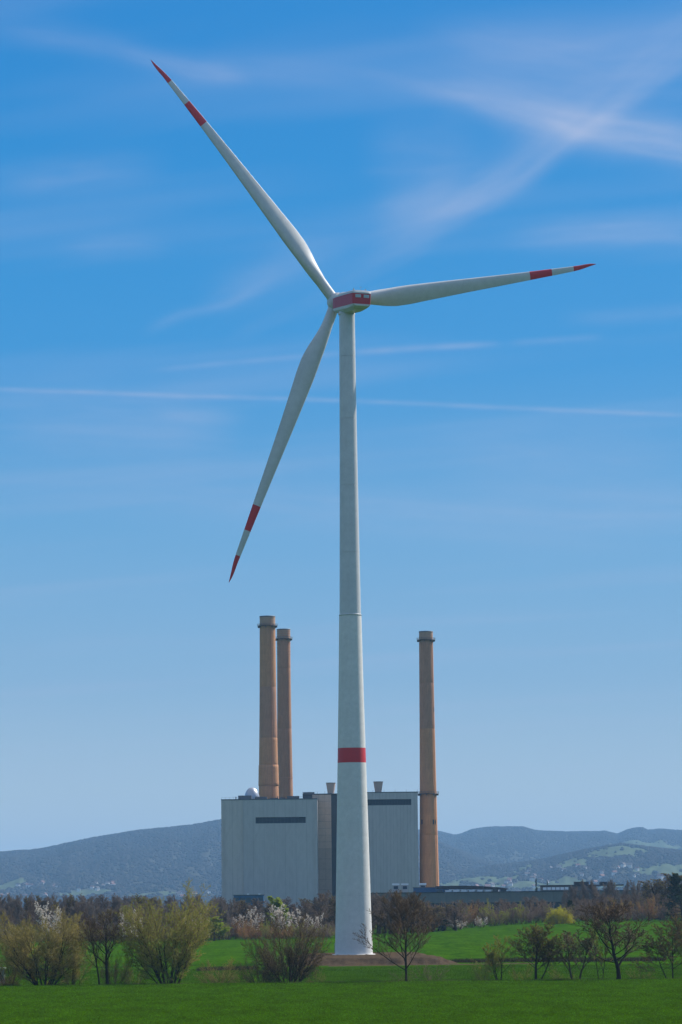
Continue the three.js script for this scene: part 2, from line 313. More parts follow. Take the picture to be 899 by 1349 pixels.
// ---------------------------------------------------------------- wind turbine
const yaw = 22.0 * Math.PI / 180, tiltR = 5 * Math.PI / 180, HUBH = 163.0, BLADE = 76.3;
const turbine = thing('wind_turbine', 'tall white wind turbine with red bands on a tapering tower, standing on an earth mound', 'wind turbine');
{
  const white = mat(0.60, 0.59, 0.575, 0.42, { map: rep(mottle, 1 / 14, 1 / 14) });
  const concrete = [0, 1, 2].map((k) => mat(0.71 + 0.005 * k, 0.685 + 0.005 * k, 0.645 + 0.005 * k, 0.62, { map: rep(mottle, 1 / 9, 1 / 9) }));
  const red = mat(0.66, 0.022, 0.028, 0.45, { map: rep(mottle, 1 / 9, 1 / 9) }), shadedRed = mat(0.46, 0.02, 0.026, 0.45);  // second red is darkened: the nacelle's shade put into its colour
  const grey = mat(0.32, 0.34, 0.35, 0.6), dark = mat(0.03, 0.035, 0.04, 0.5);
  const hOf = (py) => at(466 - (1258 - py) * 0.0105, py, DIST).y;
  const widths = [[1258, 50], [1200, 46.6], [1100, 42], [1005, 37.6], [985, 36.6], [900, 32.6], [812, 29.4]].map(([py, w]) => [hOf(py), w / 2 * mpp(new THREE.Vector3(0, hOf(py), 0))]);
  const steel = [[811, 28.2], [700, 25.4], [600, 23.2], [480, 21.3], [412, 20.4]].map(([py, w]) => [hOf(py), w / 2 * mpp(new THREE.Vector3(0, hOf(py), 0))]);
  const step = hOf(1005) / 13, topC = hOf(811.5), n = Math.round(topC / step);
  part('plinth', lathe([[5.3, -1.2], [5.3, 0.10], [5.2, 0.2], [4.4, 0.2]]), concrete[2], turbine);
  for (let i = 0; i < n; i++) {
    const y0 = 0.2 * (i === 0) + i * step + 0.005, y1 = i === n - 1 ? topC : (i + 1) * step - 0.005, r0 = table(widths, y0), r1 = table(widths, y1);
    part(i === 13 ? 'red_ring' : 'concrete_ring', lathe([[r0 - 0.3, y0], [r0 - 0.01, y0], [r0, y0 + 0.012], [(r0 + r1) / 2, (y0 + y1) / 2], [r1, y1 - 0.012], [r1 - 0.01, y1], [r1 - 0.3, y1]], 72), i === 13 ? red : concrete[(i * 7 + (i >> 1)) % 3], turbine);
  }
  part('adapter_ring', lathe([[2.2, topC - 0.1], [table(widths, topC) + 0.03, topC + 0.0], [table(widths, topC) + 0.03, topC + 0.35], [table(steel, topC) - 0.1, topC + 0.42]], 72), white, turbine);
  const cuts = [topC + 0.36, hOf(728), hOf(640), hOf(552), hOf(470), hOf(407)];
  for (let i = 0; i + 1 < cuts.length; i++) {
    const y0 = cuts[i], y1 = cuts[i + 1], r0 = table(steel, y0), r1 = table(steel, y1);
    part('steel_section', lathe([[r0 - 0.1, y0 + 0.02], [r0 - 0.012, y0 + 0.02], [r0, y0 + 0.05], [table(steel, (y0 + y1) / 2), (y0 + y1) / 2], [r1, y1 - 0.05], [r1 - 0.012, y1 - 0.02], [r1 - 0.1, y1 - 0.02]], 72), white, turbine);
  }
  // door and steps on the side away from the sun
  const door = part('door', boxAt(-0.55, 0.55, 0.5, 2.9, -0.06, 0.06), grey, turbine); door.position.set(-4.66, 0, -0.3); door.rotation.y = -Math.PI / 2;

  // nacelle: local frame, +x forward to the rotor, y up, z to the nacelle's right
  const nac = new THREE.Group(); nac.name = 'nacelle'; turbine.add(nac);
  const d = new THREE.Vector3(-Math.sin(yaw) * Math.cos(tiltR), Math.sin(tiltR), -Math.cos(yaw) * Math.cos(tiltR));
  const rt = new THREE.Vector3(Math.cos(yaw), 0, -Math.sin(yaw)), upN = new THREE.Vector3().crossVectors(rt, d);
  nac.matrixAutoUpdate = true; nac.position.set(0, HUBH - 0.8, 0); nac.quaternion.setFromRotationMatrix(new THREE.Matrix4().makeBasis(d, upN, rt));
  // cross-sections along x: [x, half width, top, stripe top, stripe bottom, belly bottom, belly half width]
  const sec = [[-10.0, 2.28, 1.55, 1.30, -1.35, -1.75, 1.95], [-9.7, 2.45, 2.05, 1.32, -1.38, -2.0, 2.1], [-8.6, 2.5, 2.12, 1.32, -1.40, -2.55, 1.7], [-6.5, 2.5, 2.15, 1.32, -1.42, -2.85, 1.65], [-2, 2.5, 2.1, 1.30, -1.42, -2.85, 1.65], [2.2, 2.4, 2.0, 1.25, -1.42, -2.75, 1.6], [4.0, 2.2, 1.9, 1.2, -1.4, -2.3, 1.5], [4.7, 1.9, 1.6, 1.0, -1.2, -1.8, 1.3]];
  const ringOf = (s, keys) => keys(s);
  function loft(rows, capA, capB) {
    const pos = [], idx = [], m = rows[0].length;
    for (const r of rows) for (const p of r) pos.push(...p);
    for (let j = 0; j + 1 < rows.length; j++) for (let i = 0; i + 1 < m; i++) { const a = j * m + i; idx.push(a, a + 1, a + m, a + 1, a + m + 1, a + m); }
    for (const [on, j] of [[capA, 0], [capB, rows.length - 1]]) if (on) for (let i = 1; i + 1 < m; i++) idx.push(j * m, j * m + i, j * m + i + 1);
    const g = new THREE.BufferGeometry(); g.setAttribute('position', new THREE.Float32BufferAttribute(pos, 3)); g.setAttribute('uv', new THREE.Float32BufferAttribute(pos.filter((_, i) => i % 3 < 2), 2)); g.setIndex(idx);
    const f = g.toNonIndexed(); f.computeVertexNormals(); return f;
  }
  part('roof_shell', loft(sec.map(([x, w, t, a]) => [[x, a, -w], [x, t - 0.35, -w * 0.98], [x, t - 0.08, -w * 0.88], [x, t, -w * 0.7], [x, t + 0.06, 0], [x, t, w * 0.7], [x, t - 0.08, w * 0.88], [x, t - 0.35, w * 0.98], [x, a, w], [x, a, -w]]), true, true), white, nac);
  part('red_stripe', loft(sec.map(([x, w, , a, b]) => [[x, b, -w * 0.985], [x, a, -w * 1.004], [x, a, w * 1.004], [x, b, w * 0.985], [x, b, -w * 0.985]]), true, true), shadedRed, nac);
  part('belly_shell', loft(sec.map(([x, w, , , b, c, v]) => [[x, b, -w * 0.98], [x, lerp(b, c, 0.45), -w * 0.93], [x, lerp(b, c, 0.85), -v], [x, c, -v * 0.75], [x, c, v * 0.75], [x, lerp(b, c, 0.85), v], [x, lerp(b, c, 0.45), w * 0.93], [x, b, w * 0.98], [x, b, -w * 0.98]]), true, true), white, nac);
  for (const z of [-1.05, 1.15]) {
    const win = part('rear_window', boxAt(-0.06, 0.04, 0.22, 1.0, -0.72, 0.72), white, nac); win.position.set(-10.02, 0, z);
    part('louver', boxAt(-0.09, -0.062, 0.30, 0.92, -0.62, 0.62), mat(0.34, 0.42, 0.46, 0.25), win);
  }
  const hump = new THREE.SphereGeometry(1, 28, 10, 0, Math.PI * 2, 0, Math.PI / 2); hump.scale(2.4, 0.62, 1.5);
  part('roof_hump', hump, white, nac).position.set(0.6, 2.02, -0.4);
  part('wind_sensor', mergeGeometries([new THREE.CylinderGeometry(0.03, 0.03, 1.2, 6).translate(-7, 2.7, 0.8), new THREE.CylinderGeometry(0.03, 0.03, 0.7, 6).rotateX(Math.PI / 2).translate(-7, 3.2, 0.8)]), grey, nac);
  for (const z of [-1.6, 1.6]) part('aviation_light', new THREE.CylinderGeometry(0.16, 0.2, 0.45, 10).translate(-8.3, 2.36, z), grey, nac);
  part('yaw_collar', lathe([[1.6, -3.3], [2.05, -3.3], [2.12, -3.0], [2.12, -2.7], [1.6, -2.7]], 48), white, nac);

  // hub with three blades
  const rotor = new THREE.Group(); rotor.name = 'rotor'; turbine.add(rotor);
  rotor.position.set(0, HUBH, 0).addScaledVector(d, 7.5); rotor.quaternion.setFromRotationMatrix(new THREE.Matrix4().makeBasis(rt, upN, d.clone().negate()));   // local -z points upwind
  const spin = lathe([[0.02, 2.7], [0.8, 2.5], [1.5, 1.9], [2.05, 0.9], [2.3, -0.2], [2.3, -1.6], [2.15, -2.0], [1.7, -2.1], [1.6, -2.9], [0.05, -2.9]], 40); spin.rotateX(-Math.PI / 2);
  part('hub', spin, white, rotor);
  // blade along +y, chord along +x (trailing edge clockwise as seen from downwind), thickness along z
  const chordRows = [[0, 2.7], [0.03, 2.7], [0.06, 2.75], [0.10, 3.35], [0.15, 4.3], [0.20, 4.9], [0.25, 4.9], [0.35, 4.3], [0.5, 3.4], [0.65, 2.6], [0.8, 1.85], [0.9, 1.38], [0.95, 1.0], [0.98, 0.6], [1, 0.10]];
  const thick = [[0, 1], [0.05, 0.98], [0.1, 0.72], [0.15, 0.5], [0.2, 0.38], [0.3, 0.29], [0.5, 0.23], [1, 0.18]];
  function section(t) {
    const c = table(chordRows, t), th = table(thick, t), round = 1 - smooth(0.03, 0.17, t), r = [], nn = 28, tw = lerp(13, -1, Math.pow(t, 0.5)) * Math.PI / 180 * smooth(0.02, 0.14, t);
    const lead = lerp(0.5, 0.33, smooth(0.03, 0.2, t)) + 0.36 * smooth(0.92, 1, t) - 0.10 * smooth(0.3, 0.9, t);
    for (let i = 0; i <= nn; i++) {
      const a = i / nn * 2 * Math.PI, cx = 0.5 - 0.5 * Math.cos(a), s = Math.sin(a);
      const circZ = 0.5 * s, foil = 2.6 * (0.2969 * Math.sqrt(cx) - 0.126 * cx - 0.3516 * cx * cx + 0.2843 * cx ** 3 - 0.1015 * cx ** 4) * Math.sign(s) * th * 1.9 / 1.0 + 0.02 * Math.sin(Math.PI * cx);
      const x = (cx - lead) * c, z = lerp(foil, circZ, round) * c;
      r.push([x * Math.cos(tw) + z * Math.sin(tw), 1.9 + t * (BLADE - 1.9), -x * Math.sin(tw) + z * Math.cos(tw) - 3.0 * Math.pow(t, 2.2)]);
    }
    return r;
  }
  function bladePiece(t0, t1, n, end) {
    const rows = range(t0, t1, n).map(section), pos = [], uv = [], idx = [], m = rows[0].length;
    rows.forEach((r) => r.forEach((p, i) => { pos.push(...p); uv.push(p[0], p[1]); }));
    for (let j = 0; j < n; j++) for (let i = 0; i + 1 < m; i++) { const a = j * m + i; idx.push(a, a + m, a + 1, a + 1, a + m, a + m + 1); }
    if (end) for (let i = 1; i + 1 < m - 1; i++) idx.push(n * m, n * m + i, n * m + i + 1);
    const g = new THREE.BufferGeometry(); g.setAttribute('position', new THREE.Float32BufferAttribute(pos, 3)); g.setAttribute('uv', new THREE.Float32BufferAttribute(uv, 2)); g.setIndex(idx); g.computeVertexNormals(); return g;
  }
  const main = bladePiece(0, 0.725, 60), bandA = bladePiece(0.725, 0.815, 8), bandB = bladePiece(0.815, 0.905, 8), tip = bladePiece(0.905, 1, 16, true);
  const az = [10.66 + 0.75, 130.66 + 0.1, 250.66 - 0.5];
  for (const a of az) {
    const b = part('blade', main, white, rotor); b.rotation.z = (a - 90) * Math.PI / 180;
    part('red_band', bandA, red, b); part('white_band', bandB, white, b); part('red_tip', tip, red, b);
    part('root_collar', lathe([[1.3, 1.2], [1.42, 1.2], [1.42, 1.95], [1.36, 2.0]], 32), white, b);
  }
}

// ---------------------------------------------------------------- earth mound round the turbine's foot
{
  const xs = range(-22, 46, 136), ds = range(672, 800, 160), pos = [], uv = [], idx = [], nx = xs.length;
  for (const dd of ds) for (const x of xs) {
    const z = DIST - dd, g = heightAt(x, z), wob = 3 * n2(x * 0.13, dd * 0.1);
    const right = lerp(21, 18, smooth(690, 760, dd)), edge = smooth(-15 + wob, -11.5 + wob, x) * (1 - smooth(right - 4 + wob, right + 4 + wob, x)) * smooth(703 + wob * 0.7, 709 + wob * 0.7, dd) * (1 - smooth(772, 792, dd));
    const track = smooth(694, 696, dd) * (1 - smooth(703, 705, dd)) * smooth(-10, -4, x) * (1 - smooth(40, 44, x)) * 0.16;
    const rough = (0.55 * n2(x * 0.4, dd * 0.3) + 0.30 * n2(x * 1.3, dd * 0.9)) * edge * (1 - smooth(2, 0, 8 - Math.hypot(x, z)));
    const foot = smooth(8, 5.5, Math.hypot(x, z));
    const y = lerp(Math.max(g - 0.18 + edge * (0.35 - g) + rough, g - 0.18 + track * 1.5), 0.04, foot * (edge > 0.5 ? 1 : 0));
    pos.push(x, y, z); uv.push(x, dd);
  }
  for (let j = 0; j + 1 < ds.length; j++) for (let i = 0; i + 1 < nx; i++) { const a = j * nx + i; idx.push(a, a + 1, a + nx, a + 1, a + nx + 1, a + nx); }
  const g = new THREE.BufferGeometry(); g.setAttribute('position', new THREE.Float32BufferAttribute(pos, 3)); g.setAttribute('uv', new THREE.Float32BufferAttribute(uv, 2)); g.setIndex(idx); g.computeVertexNormals();
  structure('earth_mound', g, M.earth, 'bare brown earth mound and track round the foot of the turbine', 'mound');
}

// ---------------------------------------------------------------- power station
const GP = 2.0;                                  // ground level at the power station
const MP = {
  clad: [0, 1, 2, 3].map((k) => mat(0.55 + 0.006 * k, 0.505 + 0.006 * k, 0.485 + 0.006 * k, 0.6, { map: rep(streaky, 1 / 16, 1 / 40) })),
  cladWarm: [0, 1].map((k) => mat(0.62 + 0.01 * k, 0.545 + 0.01 * k, 0.50 + 0.01 * k, 0.6, { map: rep(streaky, 1 / 16, 1 / 40) })),
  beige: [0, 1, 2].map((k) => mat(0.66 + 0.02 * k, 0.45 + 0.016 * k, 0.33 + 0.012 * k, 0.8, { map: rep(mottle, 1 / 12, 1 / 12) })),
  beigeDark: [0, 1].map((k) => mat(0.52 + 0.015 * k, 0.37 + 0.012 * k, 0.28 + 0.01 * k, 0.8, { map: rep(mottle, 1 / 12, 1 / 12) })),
  seam: mat(0.06, 0.065, 0.07, 0.9), trim: mat(0.11, 0.11, 0.115, 0.7), louver: mat(0.020, 0.032, 0.048, 0.5), slat: mat(0.05, 0.07, 0.09, 0.5),
  steel: mat(0.42, 0.43, 0.46, 0.38, { metalness: 0.5 }), blue: mat(0.02, 0.09, 0.19, 0.5), whiteSheet: mat(0.85, 0.85, 0.84, 0.5), concrete: mat(0.19, 0.18, 0.165, 0.9, { map: rep(streaky, 1 / 20, 1 / 20) }), darkRoof: mat(0.05, 0.048, 0.048, 0.9), glass: mat(0.03, 0.045, 0.06, 0.15),
};
// pixel box on an upright plane: returns [x0, x1, y0, y1]
const rect = (x0, x1, y0, y1, d) => { const a = at(x0, (y0 + y1) / 2, d), b = at(x1, (y0 + y1) / 2, d), t = at((x0 + x1) / 2, y0, d), c = at((x0 + x1) / 2, y1, d); return [a.x, b.x, c.y, t.y]; };
function windowBand(parent, r, z, n) {           // dark recessed strip with upright bars
  const w = part('louver_band', boxAt(r[0], r[1], r[2], r[3], z - 0.9, z - 0.5), MP.louver, parent);
  for (let i = 0; i <= n; i++) { const x = lerp(r[0], r[1], i / n); part('mullion', boxAt(x - 0.09, x + 0.09, r[2], r[3], z - 0.49, z - 0.25), MP.slat, w); }
  part('sill', boxAt(r[0] - 0.2, r[1] + 0.2, r[2] - 0.3, r[2] - 0.01, z - 0.5, z + 0.16), MP.slat, w);
}
function clad(parent, x0, x1, y0, y1, z, cols, rows, mats, hole, rr) {     // facade of panels with open joints, leaving a hole
  for (let i = 0; i < cols; i++) for (let j = 0; j < rows; j++) {
    const a = lerp(x0, x1, i / cols) + 0.025, b = lerp(x0, x1, (i + 1) / cols) - 0.025, c = lerp(y0, y1, j / rows) + 0.04, e = lerp(y0, y1, (j + 1) / rows) - 0.04, m = mats[Math.floor(rr() * mats.length)];
    const depth = 0.16 + rr() * 0.05;
    const put = (p, q, s, t) => { if (q - p > 0.15 && t - s > 0.15) part('panel', boxAt(p, q, s, t, z, z + depth), m, parent); };
    if (hole && b > hole[0] && a < hole[1] && e > hole[2] && c < hole[3]) {
      put(a, b, c, hole[2]); put(a, b, hole[3], e);
      put(a, Math.min(b, hole[0]), Math.max(c, hole[2]), Math.min(e, hole[3])); put(Math.max(a, hole[1]), b, Math.max(c, hole[2]), Math.min(e, hole[3]));
    } else put(a, b, c, e);
  }
}
function hollowBox(parent, name, x0, x1, y1, zf, zb, hole, m) {   // core behind the panels with a niche for the louver band
  const g = hole ? mergeGeometries([boxAt(x0, x1, GP - 2, hole[2], zb, zf), boxAt(x0, x1, hole[3], y1, zb, zf), boxAt(x0, hole[0], hole[2], hole[3], zb, zf), boxAt(hole[1], x1, hole[2], hole[3], zb, zf), boxAt(hole[0], hole[1], hole[2], hole[3], zb, zf - 0.9)]) : boxAt(x0, x1, GP - 2, y1, zb, zf);
  return part(name, g, m, parent);
}
{ // boiler house, left block
  const d = 1640, zf = DIST - d, r = rect(292.3, 418.5, 1053.5, 1192, d), hole = rect(337, 403, 1076.5, 1084.5, d), rr = rngOf(81);
  const o = thing('boiler_house', 'wide windowless blue-grey boiler house with a dark louver band and rooftop dome', 'building');
  hollowBox(o, 'core', r[0] + 0.02, r[1] - 0.02, r[3] - 0.1, zf, zf - 52, hole, MP.seam);
  const xs = at(320, 1100, d).x;
  clad(o, r[0], xs, GP - 1, r[3], zf, 2, 1, MP.cladWarm, null, rr);
  clad(o, xs, r[1], GP + 5, r[3], zf, 7, 1, MP.clad, hole, rr);
  clad(o, xs, r[1], GP - 1, GP + 5, zf + 0.02, 12, 1, MP.cladWarm, null, rr);
  for (let k = 0; k < 7; k++) part('side_panel', boxAt(r[1], r[1] + 0.15, GP - 1, r[3], zf - 1 - (k + 1) * 7.2 + 0.05, zf - 1 - k * 7.2 - 0.05), MP.clad[k % 4], o);
  for (let k = 0; k < 7; k++) part('side_panel', boxAt(r[0] - 0.15, r[0], GP - 1, r[3], zf - 1 - (k + 1) * 7.2 + 0.05, zf - 1 - k * 7.2 - 0.05), MP.cladWarm[k % 2], o);
  windowBand(o, hole, zf, 14);
  part('parapet', boxAt(r[0] - 0.2, r[1] + 0.2, r[3] + 0.002, r[3] + 0.5, zf - 52, zf + 0.35), MP.trim, o);
  for (const k of [0.03, 0.222, 0.97]) { const x = lerp(r[0], r[1], k); part('downpipe', boxAt(x - 0.14, x + 0.14, GP, r[3] - 0.3, zf + 0.24, zf + 0.46), MP.cladWarm[0], o); }
  for (let k = 0; k <= 24; k++) part('railing_post', boxAt(lerp(r[0], r[1], k / 24) - 0.04, lerp(r[0], r[1], k / 24) + 0.04, r[3] + 0.51, r[3] + 1.5, zf - 0.6, zf - 0.52), MP.trim, o);
  part('railing', boxAt(r[0], r[1], r[3] + 1.501, r[3] + 1.57, zf - 0.6, zf - 0.52), MP.trim, o);
  const roofBox = (x0, x1, y0, dz, m = MP.trim) => { const q = rect(x0, x1, y0, 1053, d + dz); part('roof_unit', boxAt(q[0], q[1], r[3] + 0.51, q[3], zf - dz - 6, zf - dz), m, o); };
  roofBox(314, 331.5, 1048, 8); roofBox(336, 352, 1049.5, 9); roofBox(368, 376, 1050.5, 9); roofBox(378.5, 394, 1048.6, 12); roofBox(356, 366, 1051, 15);
  const dp = at(332.2, 1053, d + 20), s = mpp(dp);
  part('dome', lathe([[10.2 * s, 0], [9.8 * s, 5 * s], [8.8 * s, 9 * s], [7 * s, 12.6 * s], [4.4 * s, 15.4 * s], [2 * s, 16.5 * s], [0.02, 16.8 * s]], 36), MP.steel, o, 'silvery metal dome').position.set(dp.x, r[3] + 0.5, dp.z);
  for (let k = 0; k < 4; k++) part('vent_pipe', new THREE.CylinderGeometry(0.25, 0.25, 1.6, 8).translate(lerp(r[0], r[1], 0.15 + 0.22 * k), r[3] + 1.1, zf - 3), MP.trim, o);
}
{ // blue shed at the foot of the boiler house
  const d = 1600, zf = DIST - d, r = rect(308, 347.5, 1179.5, 1192, d), o = thing('storage_shed', 'low dark blue metal shed in front of the boiler house', 'shed');
  part('wall', boxAt(r[0], r[1], GP - 2, r[3], zf - 12, zf), MP.blue, o); part('roof', boxAt(r[0] - 0.4, r[1] + 0.4, r[3] + 0.002, r[3] + 0.35, zf - 12.4, zf + 0.4), MP.trim, o);
  for (const x of [327, 342]) { const q = at(x, 1179, d); part('roof_lamp', boxAt(q.x - 0.5, q.x + 0.5, r[3] + 0.36, r[3] + 0.85, zf - 0.8, zf - 0.1), MP.whiteSheet, o); }
  for (let k = 0; k < 5; k++) { const x = lerp(r[0], r[1], (k + 0.5) / 5); part('roller_door', boxAt(x - 1.2, x + 1.2, GP, r[3] - 1.2, zf + 0.002, zf + 0.1), MP.slat, o); }
}
{ // beige block between the grey ones
  const d = 1668, zf = DIST - d, r = rect(399.5, 487, 1046.2, 1190, d), rr = rngOf(83), o = thing('bunker_block', 'brownish beige panelled block between the two grey boiler houses', 'building');
  part('core', boxAt(r[0] + 0.02, r[1], GP - 2, r[3] - 0.2, zf - 26, zf), MP.seam, o);
  const x0 = at(412, 1100, d).x, x1 = at(437, 1100, d).x, yk = at(430, 1118, d).y;
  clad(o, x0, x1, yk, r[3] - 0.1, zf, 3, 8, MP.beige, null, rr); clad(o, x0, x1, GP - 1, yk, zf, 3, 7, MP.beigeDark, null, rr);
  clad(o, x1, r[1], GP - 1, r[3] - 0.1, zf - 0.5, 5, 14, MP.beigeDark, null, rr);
  part('roof_edge', boxAt(r[0], r[1], r[3] - 0.09, r[3] + 0.4, zf - 26, zf + 0.4), MP.trim, o);
  const q = rect(399.5, 417, 1046.2, 1052, d); part('roof_gallery', boxAt(q[0], q[1] - 1, r[3] + 0.41, r[3] + 1.3, zf - 3, zf - 1), MP.trim, o);
  for (let k = 0; k < 8; k++) part('railing_post', boxAt(lerp(r[0], r[1], k / 9), lerp(r[0], r[1], k / 9) + 0.12, r[3] + 0.41, r[3] + 1.6, zf, zf + 0.12), MP.trim, o);
}
{ // second boiler house with upright seams
  const d = 1660, zf = DIST - d, r = rect(478, 551, 1044.2, 1192, d), hole = rect(484, 542, 1053, 1060.8, d), rr = rngOf(84);
  const o = thing('boiler_house', 'grey-blue boiler house with upright cladding seams beside the single chimney', 'building');
  hollowBox(o, 'core', r[0] + 0.02, r[1] - 0.02, r[3] - 0.1, zf, zf - 40, hole, MP.seam);
  clad(o, r[0], r[1], GP - 1, r[3], zf, 16, 1, MP.clad, hole, rr);
  for (let k = 0; k < 6; k++) part('side_panel', boxAt(r[1], r[1] + 0.15, GP - 1, r[3], zf - 1 - (k + 1) * 6.5 + 0.05, zf - 1 - k * 6.5 - 0.05), MP.clad[k % 4], o);
  windowBand(o, hole, zf, 16);
  part('parapet', boxAt(r[0] - 0.2, r[1] + 0.2, r[3] + 0.002, r[3] + 0.45, zf - 40, zf + 0.3), MP.trim, o);
  const g = rect(489, 542, 1044, 1045, d); for (let k = 0; k < 6; k++) part('railing_post', boxAt(lerp(r[0], r[1], k / 5) - 0.06, lerp(r[0], r[1], k / 5) + 0.06, r[3] + 0.46, r[3] + 1.6, zf - 0.3, zf - 0.18), MP.trim, o);
}
for (const [x, yb, d, label] of [[436.2, 1045, 1676, 'funnel-shaped roof vent on the beige block'], [498.6, 1043.5, 1674, 'funnel-shaped roof vent on the seamed boiler house']]) {
  const p = at(x, yb, d), s = mpp(p), o = thing('roof_vent', label, 'vent', [p.x, p.y - 1.2, p.z], 'funnel roof vents');
  part('funnel', lathe([[4.0 * s, 0], [4.3 * s, 3 * s], [6.3 * s, 16.4 * s], [6.1 * s, 16.5 * s], [4.0 * s, 3 * s]], 24), MP.beigeDark[1], o);
  part('rim', torus(6.3 * s, 0.16, 16.4 * s), MP.trim, o); part('base_ring', torus(4.3 * s, 0.2, 1), MP.trim, o);
}

function chimney(label, xt, yt, wt, xb, yb, wb, d, opt) {
  const brick = mat(...(opt.color ?? [0.60, 0.29, 0.135]), 0.92, { map: rep(noiseTexture(256, opt.seed, (u, v, tn) => { const g = 0.92 + 0.03 * tn(u, v, 5) + 0.06 * tn(u, v * 0.15, 30) + 0.06 * tn(u, v, 60) + (Math.floor(v * 64) % 2 ? 0.02 : -0.02); return [g, g * 0.985, g * 0.97]; }), 1 / 30, 1 / 24) });
  const sooty = mat(0.52, 0.262, 0.15, 0.92, { map: brick.map }), capM = mat(0.46, 0.28, 0.18, 0.9, { map: rep(mottle, 1 / 10, 1 / 10) });
  const t = at(xt, yt, d), b = at(xb, yb, d), s = mpp(b), H = t.y - (GP - 2), rb = wb / 2 * s, rt = wt / 2 * s, hb = b.y - (GP - 2);
  const o = thing('chimney', label, 'chimney', [b.x, GP - 2, b.z]);
  const R = (y) => { const q = (y - hb) / (H - hb); return lerp(rb, rt, Math.min(1, Math.max(-0.3, q)) ** 1) - 0.25 * s * 2 * Math.sin(Math.PI * Math.max(0, Math.min(1, q))) * 1; };
  const yOf = (py) => at(lerp(xb, xt, (yb - py) / (yb - yt)), py, d).y - (GP - 2);
  const cutsPx = [...opt.cuts]; let y0 = 0;
  cutsPx.push([yt, 'end']);
  cutsPx.forEach(([py, kind], i) => {                       // shaft lifts, each a drum of its own
    const y1 = kind === 'end' ? H : yOf(py), m = kind === 'cap' || (kind === 'end' && opt.cap) ? capM : kind === 'soot' ? sooty : brick, wide = kind === 'collar' ? 0.22 : 0;
    const prof = range(y0 + 0.03, y1 - 0.03, 8).map((y) => [R(y) + wide, y]); prof.unshift([R(y0) - 0.5, y0 + 0.03]); prof.push([R(y1) - 0.5, y1 - 0.03]);
    part(kind === 'cap' || kind === 'end' ? 'chimney_head' : 'shaft_drum', lathe(prof, 48), m, o); y0 = y1;
  });
  part('flue_lip', lathe([[R(H) - 0.6, H - 3], [R(H) - 0.6, H + 0.1], [R(H) + 0.12, H + 0.1], [R(H) + 0.12, H - 0.5], [R(H) - 0.04, H - 0.55]], 40), MP.trim, o);
  for (const py of opt.rings) {                              // gallery with railing
    const y = yOf(py), r = R(y), gal = part('gallery', lathe([[r - 0.1, y], [r + 1.3, y + 0.05], [r + 1.3, y + 0.22], [r - 0.1, y + 0.24]], 40), MP.trim, o);
    part('railing', mergeGeometries([torus(r + 1.25, 0.07, y + 1.25), torus(r + 1.25, 0.05, y + 0.75), ...range(0, 19, 19).map((k) => new THREE.CylinderGeometry(0.05, 0.05, 1.1, 5).translate(Math.cos(k / 20 * 6.283) * (r + 1.25), y + 0.75, Math.sin(k / 20 * 6.283) * (r + 1.25)))]), MP.trim, gal);
    for (let k = 0; k < 8; k++) { const a = k / 8 * 6.283 + 0.2, br = part('bracket', boxAt(0, 1.2, -0.9, 0, -0.08, 0.08), MP.trim, gal); br.position.set(Math.cos(a) * r, y, Math.sin(a) * r); br.rotation.y = -a; }
  }
  for (const py of opt.bands ?? []) { const y = yOf(py); part('iron_band', torus(R(y) + 0.02, 0.16, y), sooty, o); }
  for (const [px, py] of opt.openings ?? []) {
    const p = at(px, py, d), a = Math.asin(Math.max(-0.95, Math.min(0.95, (p.x - b.x) / R(p.y - GP + 2)))), r = R(p.y - GP + 2);
    const w = part('opening', boxAt(-0.45, 0.45, -1.3, 1.3, -0.3, 0.07), MP.louver, o); w.position.set(Math.sin(a) * r, p.y - GP + 2, Math.cos(a) * r); w.rotation.y = a;
  }
  const la = opt.ladder ?? 0.5;                               // ladder up the shaft
  const tube = new THREE.TubeGeometry(new THREE.CatmullRomCurve3(range(4, H - 2, 12).map((y) => new THREE.Vector3(Math.sin(la) * (R(y) + 0.35), y, Math.cos(la) * (R(y) + 0.35)))), 24, 0.16, 5);
  part('ladder', tube, sooty, o);
  return o;
}
chimney('tallest brown brick chimney rising behind the boiler house roof', 352.6, 812, 20.6, 354.3, 1050, 26.6, 1705, { seed: 101, cap: true, rings: [825], cuts: [[1035, 'shaft'], [1008, 'collar'], [972, 'shaft'], [905, 'soot'], [824, 'shaft']], bands: [1035, 1008], ladder: 0.45 });
chimney('brown brick chimney with a banded head, close behind the tallest one', 372.8, 829, 17.6, 375.6, 1050, 21.6, 1790, { seed: 104, cap: true, color: [0.47, 0.235, 0.125], rings: [842], cuts: [[1025, 'shaft'], [960, 'shaft'], [880, 'shaft'], [842, 'soot']], bands: [832, 835, 838, 848, 853, 858, 862, 1025], ladder: 0.7 });
chimney('single orange-brown brick chimney beside the seamed boiler house', 561, 832, 18.4, 566, 1168, 25.8, 1690, { seed: 107, cap: true, color: [0.61, 0.29, 0.13], rings: [843.5, 1046], cuts: [[1100, 'shaft'], [1046, 'shaft'], [960, 'shaft'], [900, 'soot'], [843, 'soot']], openings: [[556, 1083], [571, 1083], [574.3, 1083], [571.5, 935]], ladder: 0.9 });

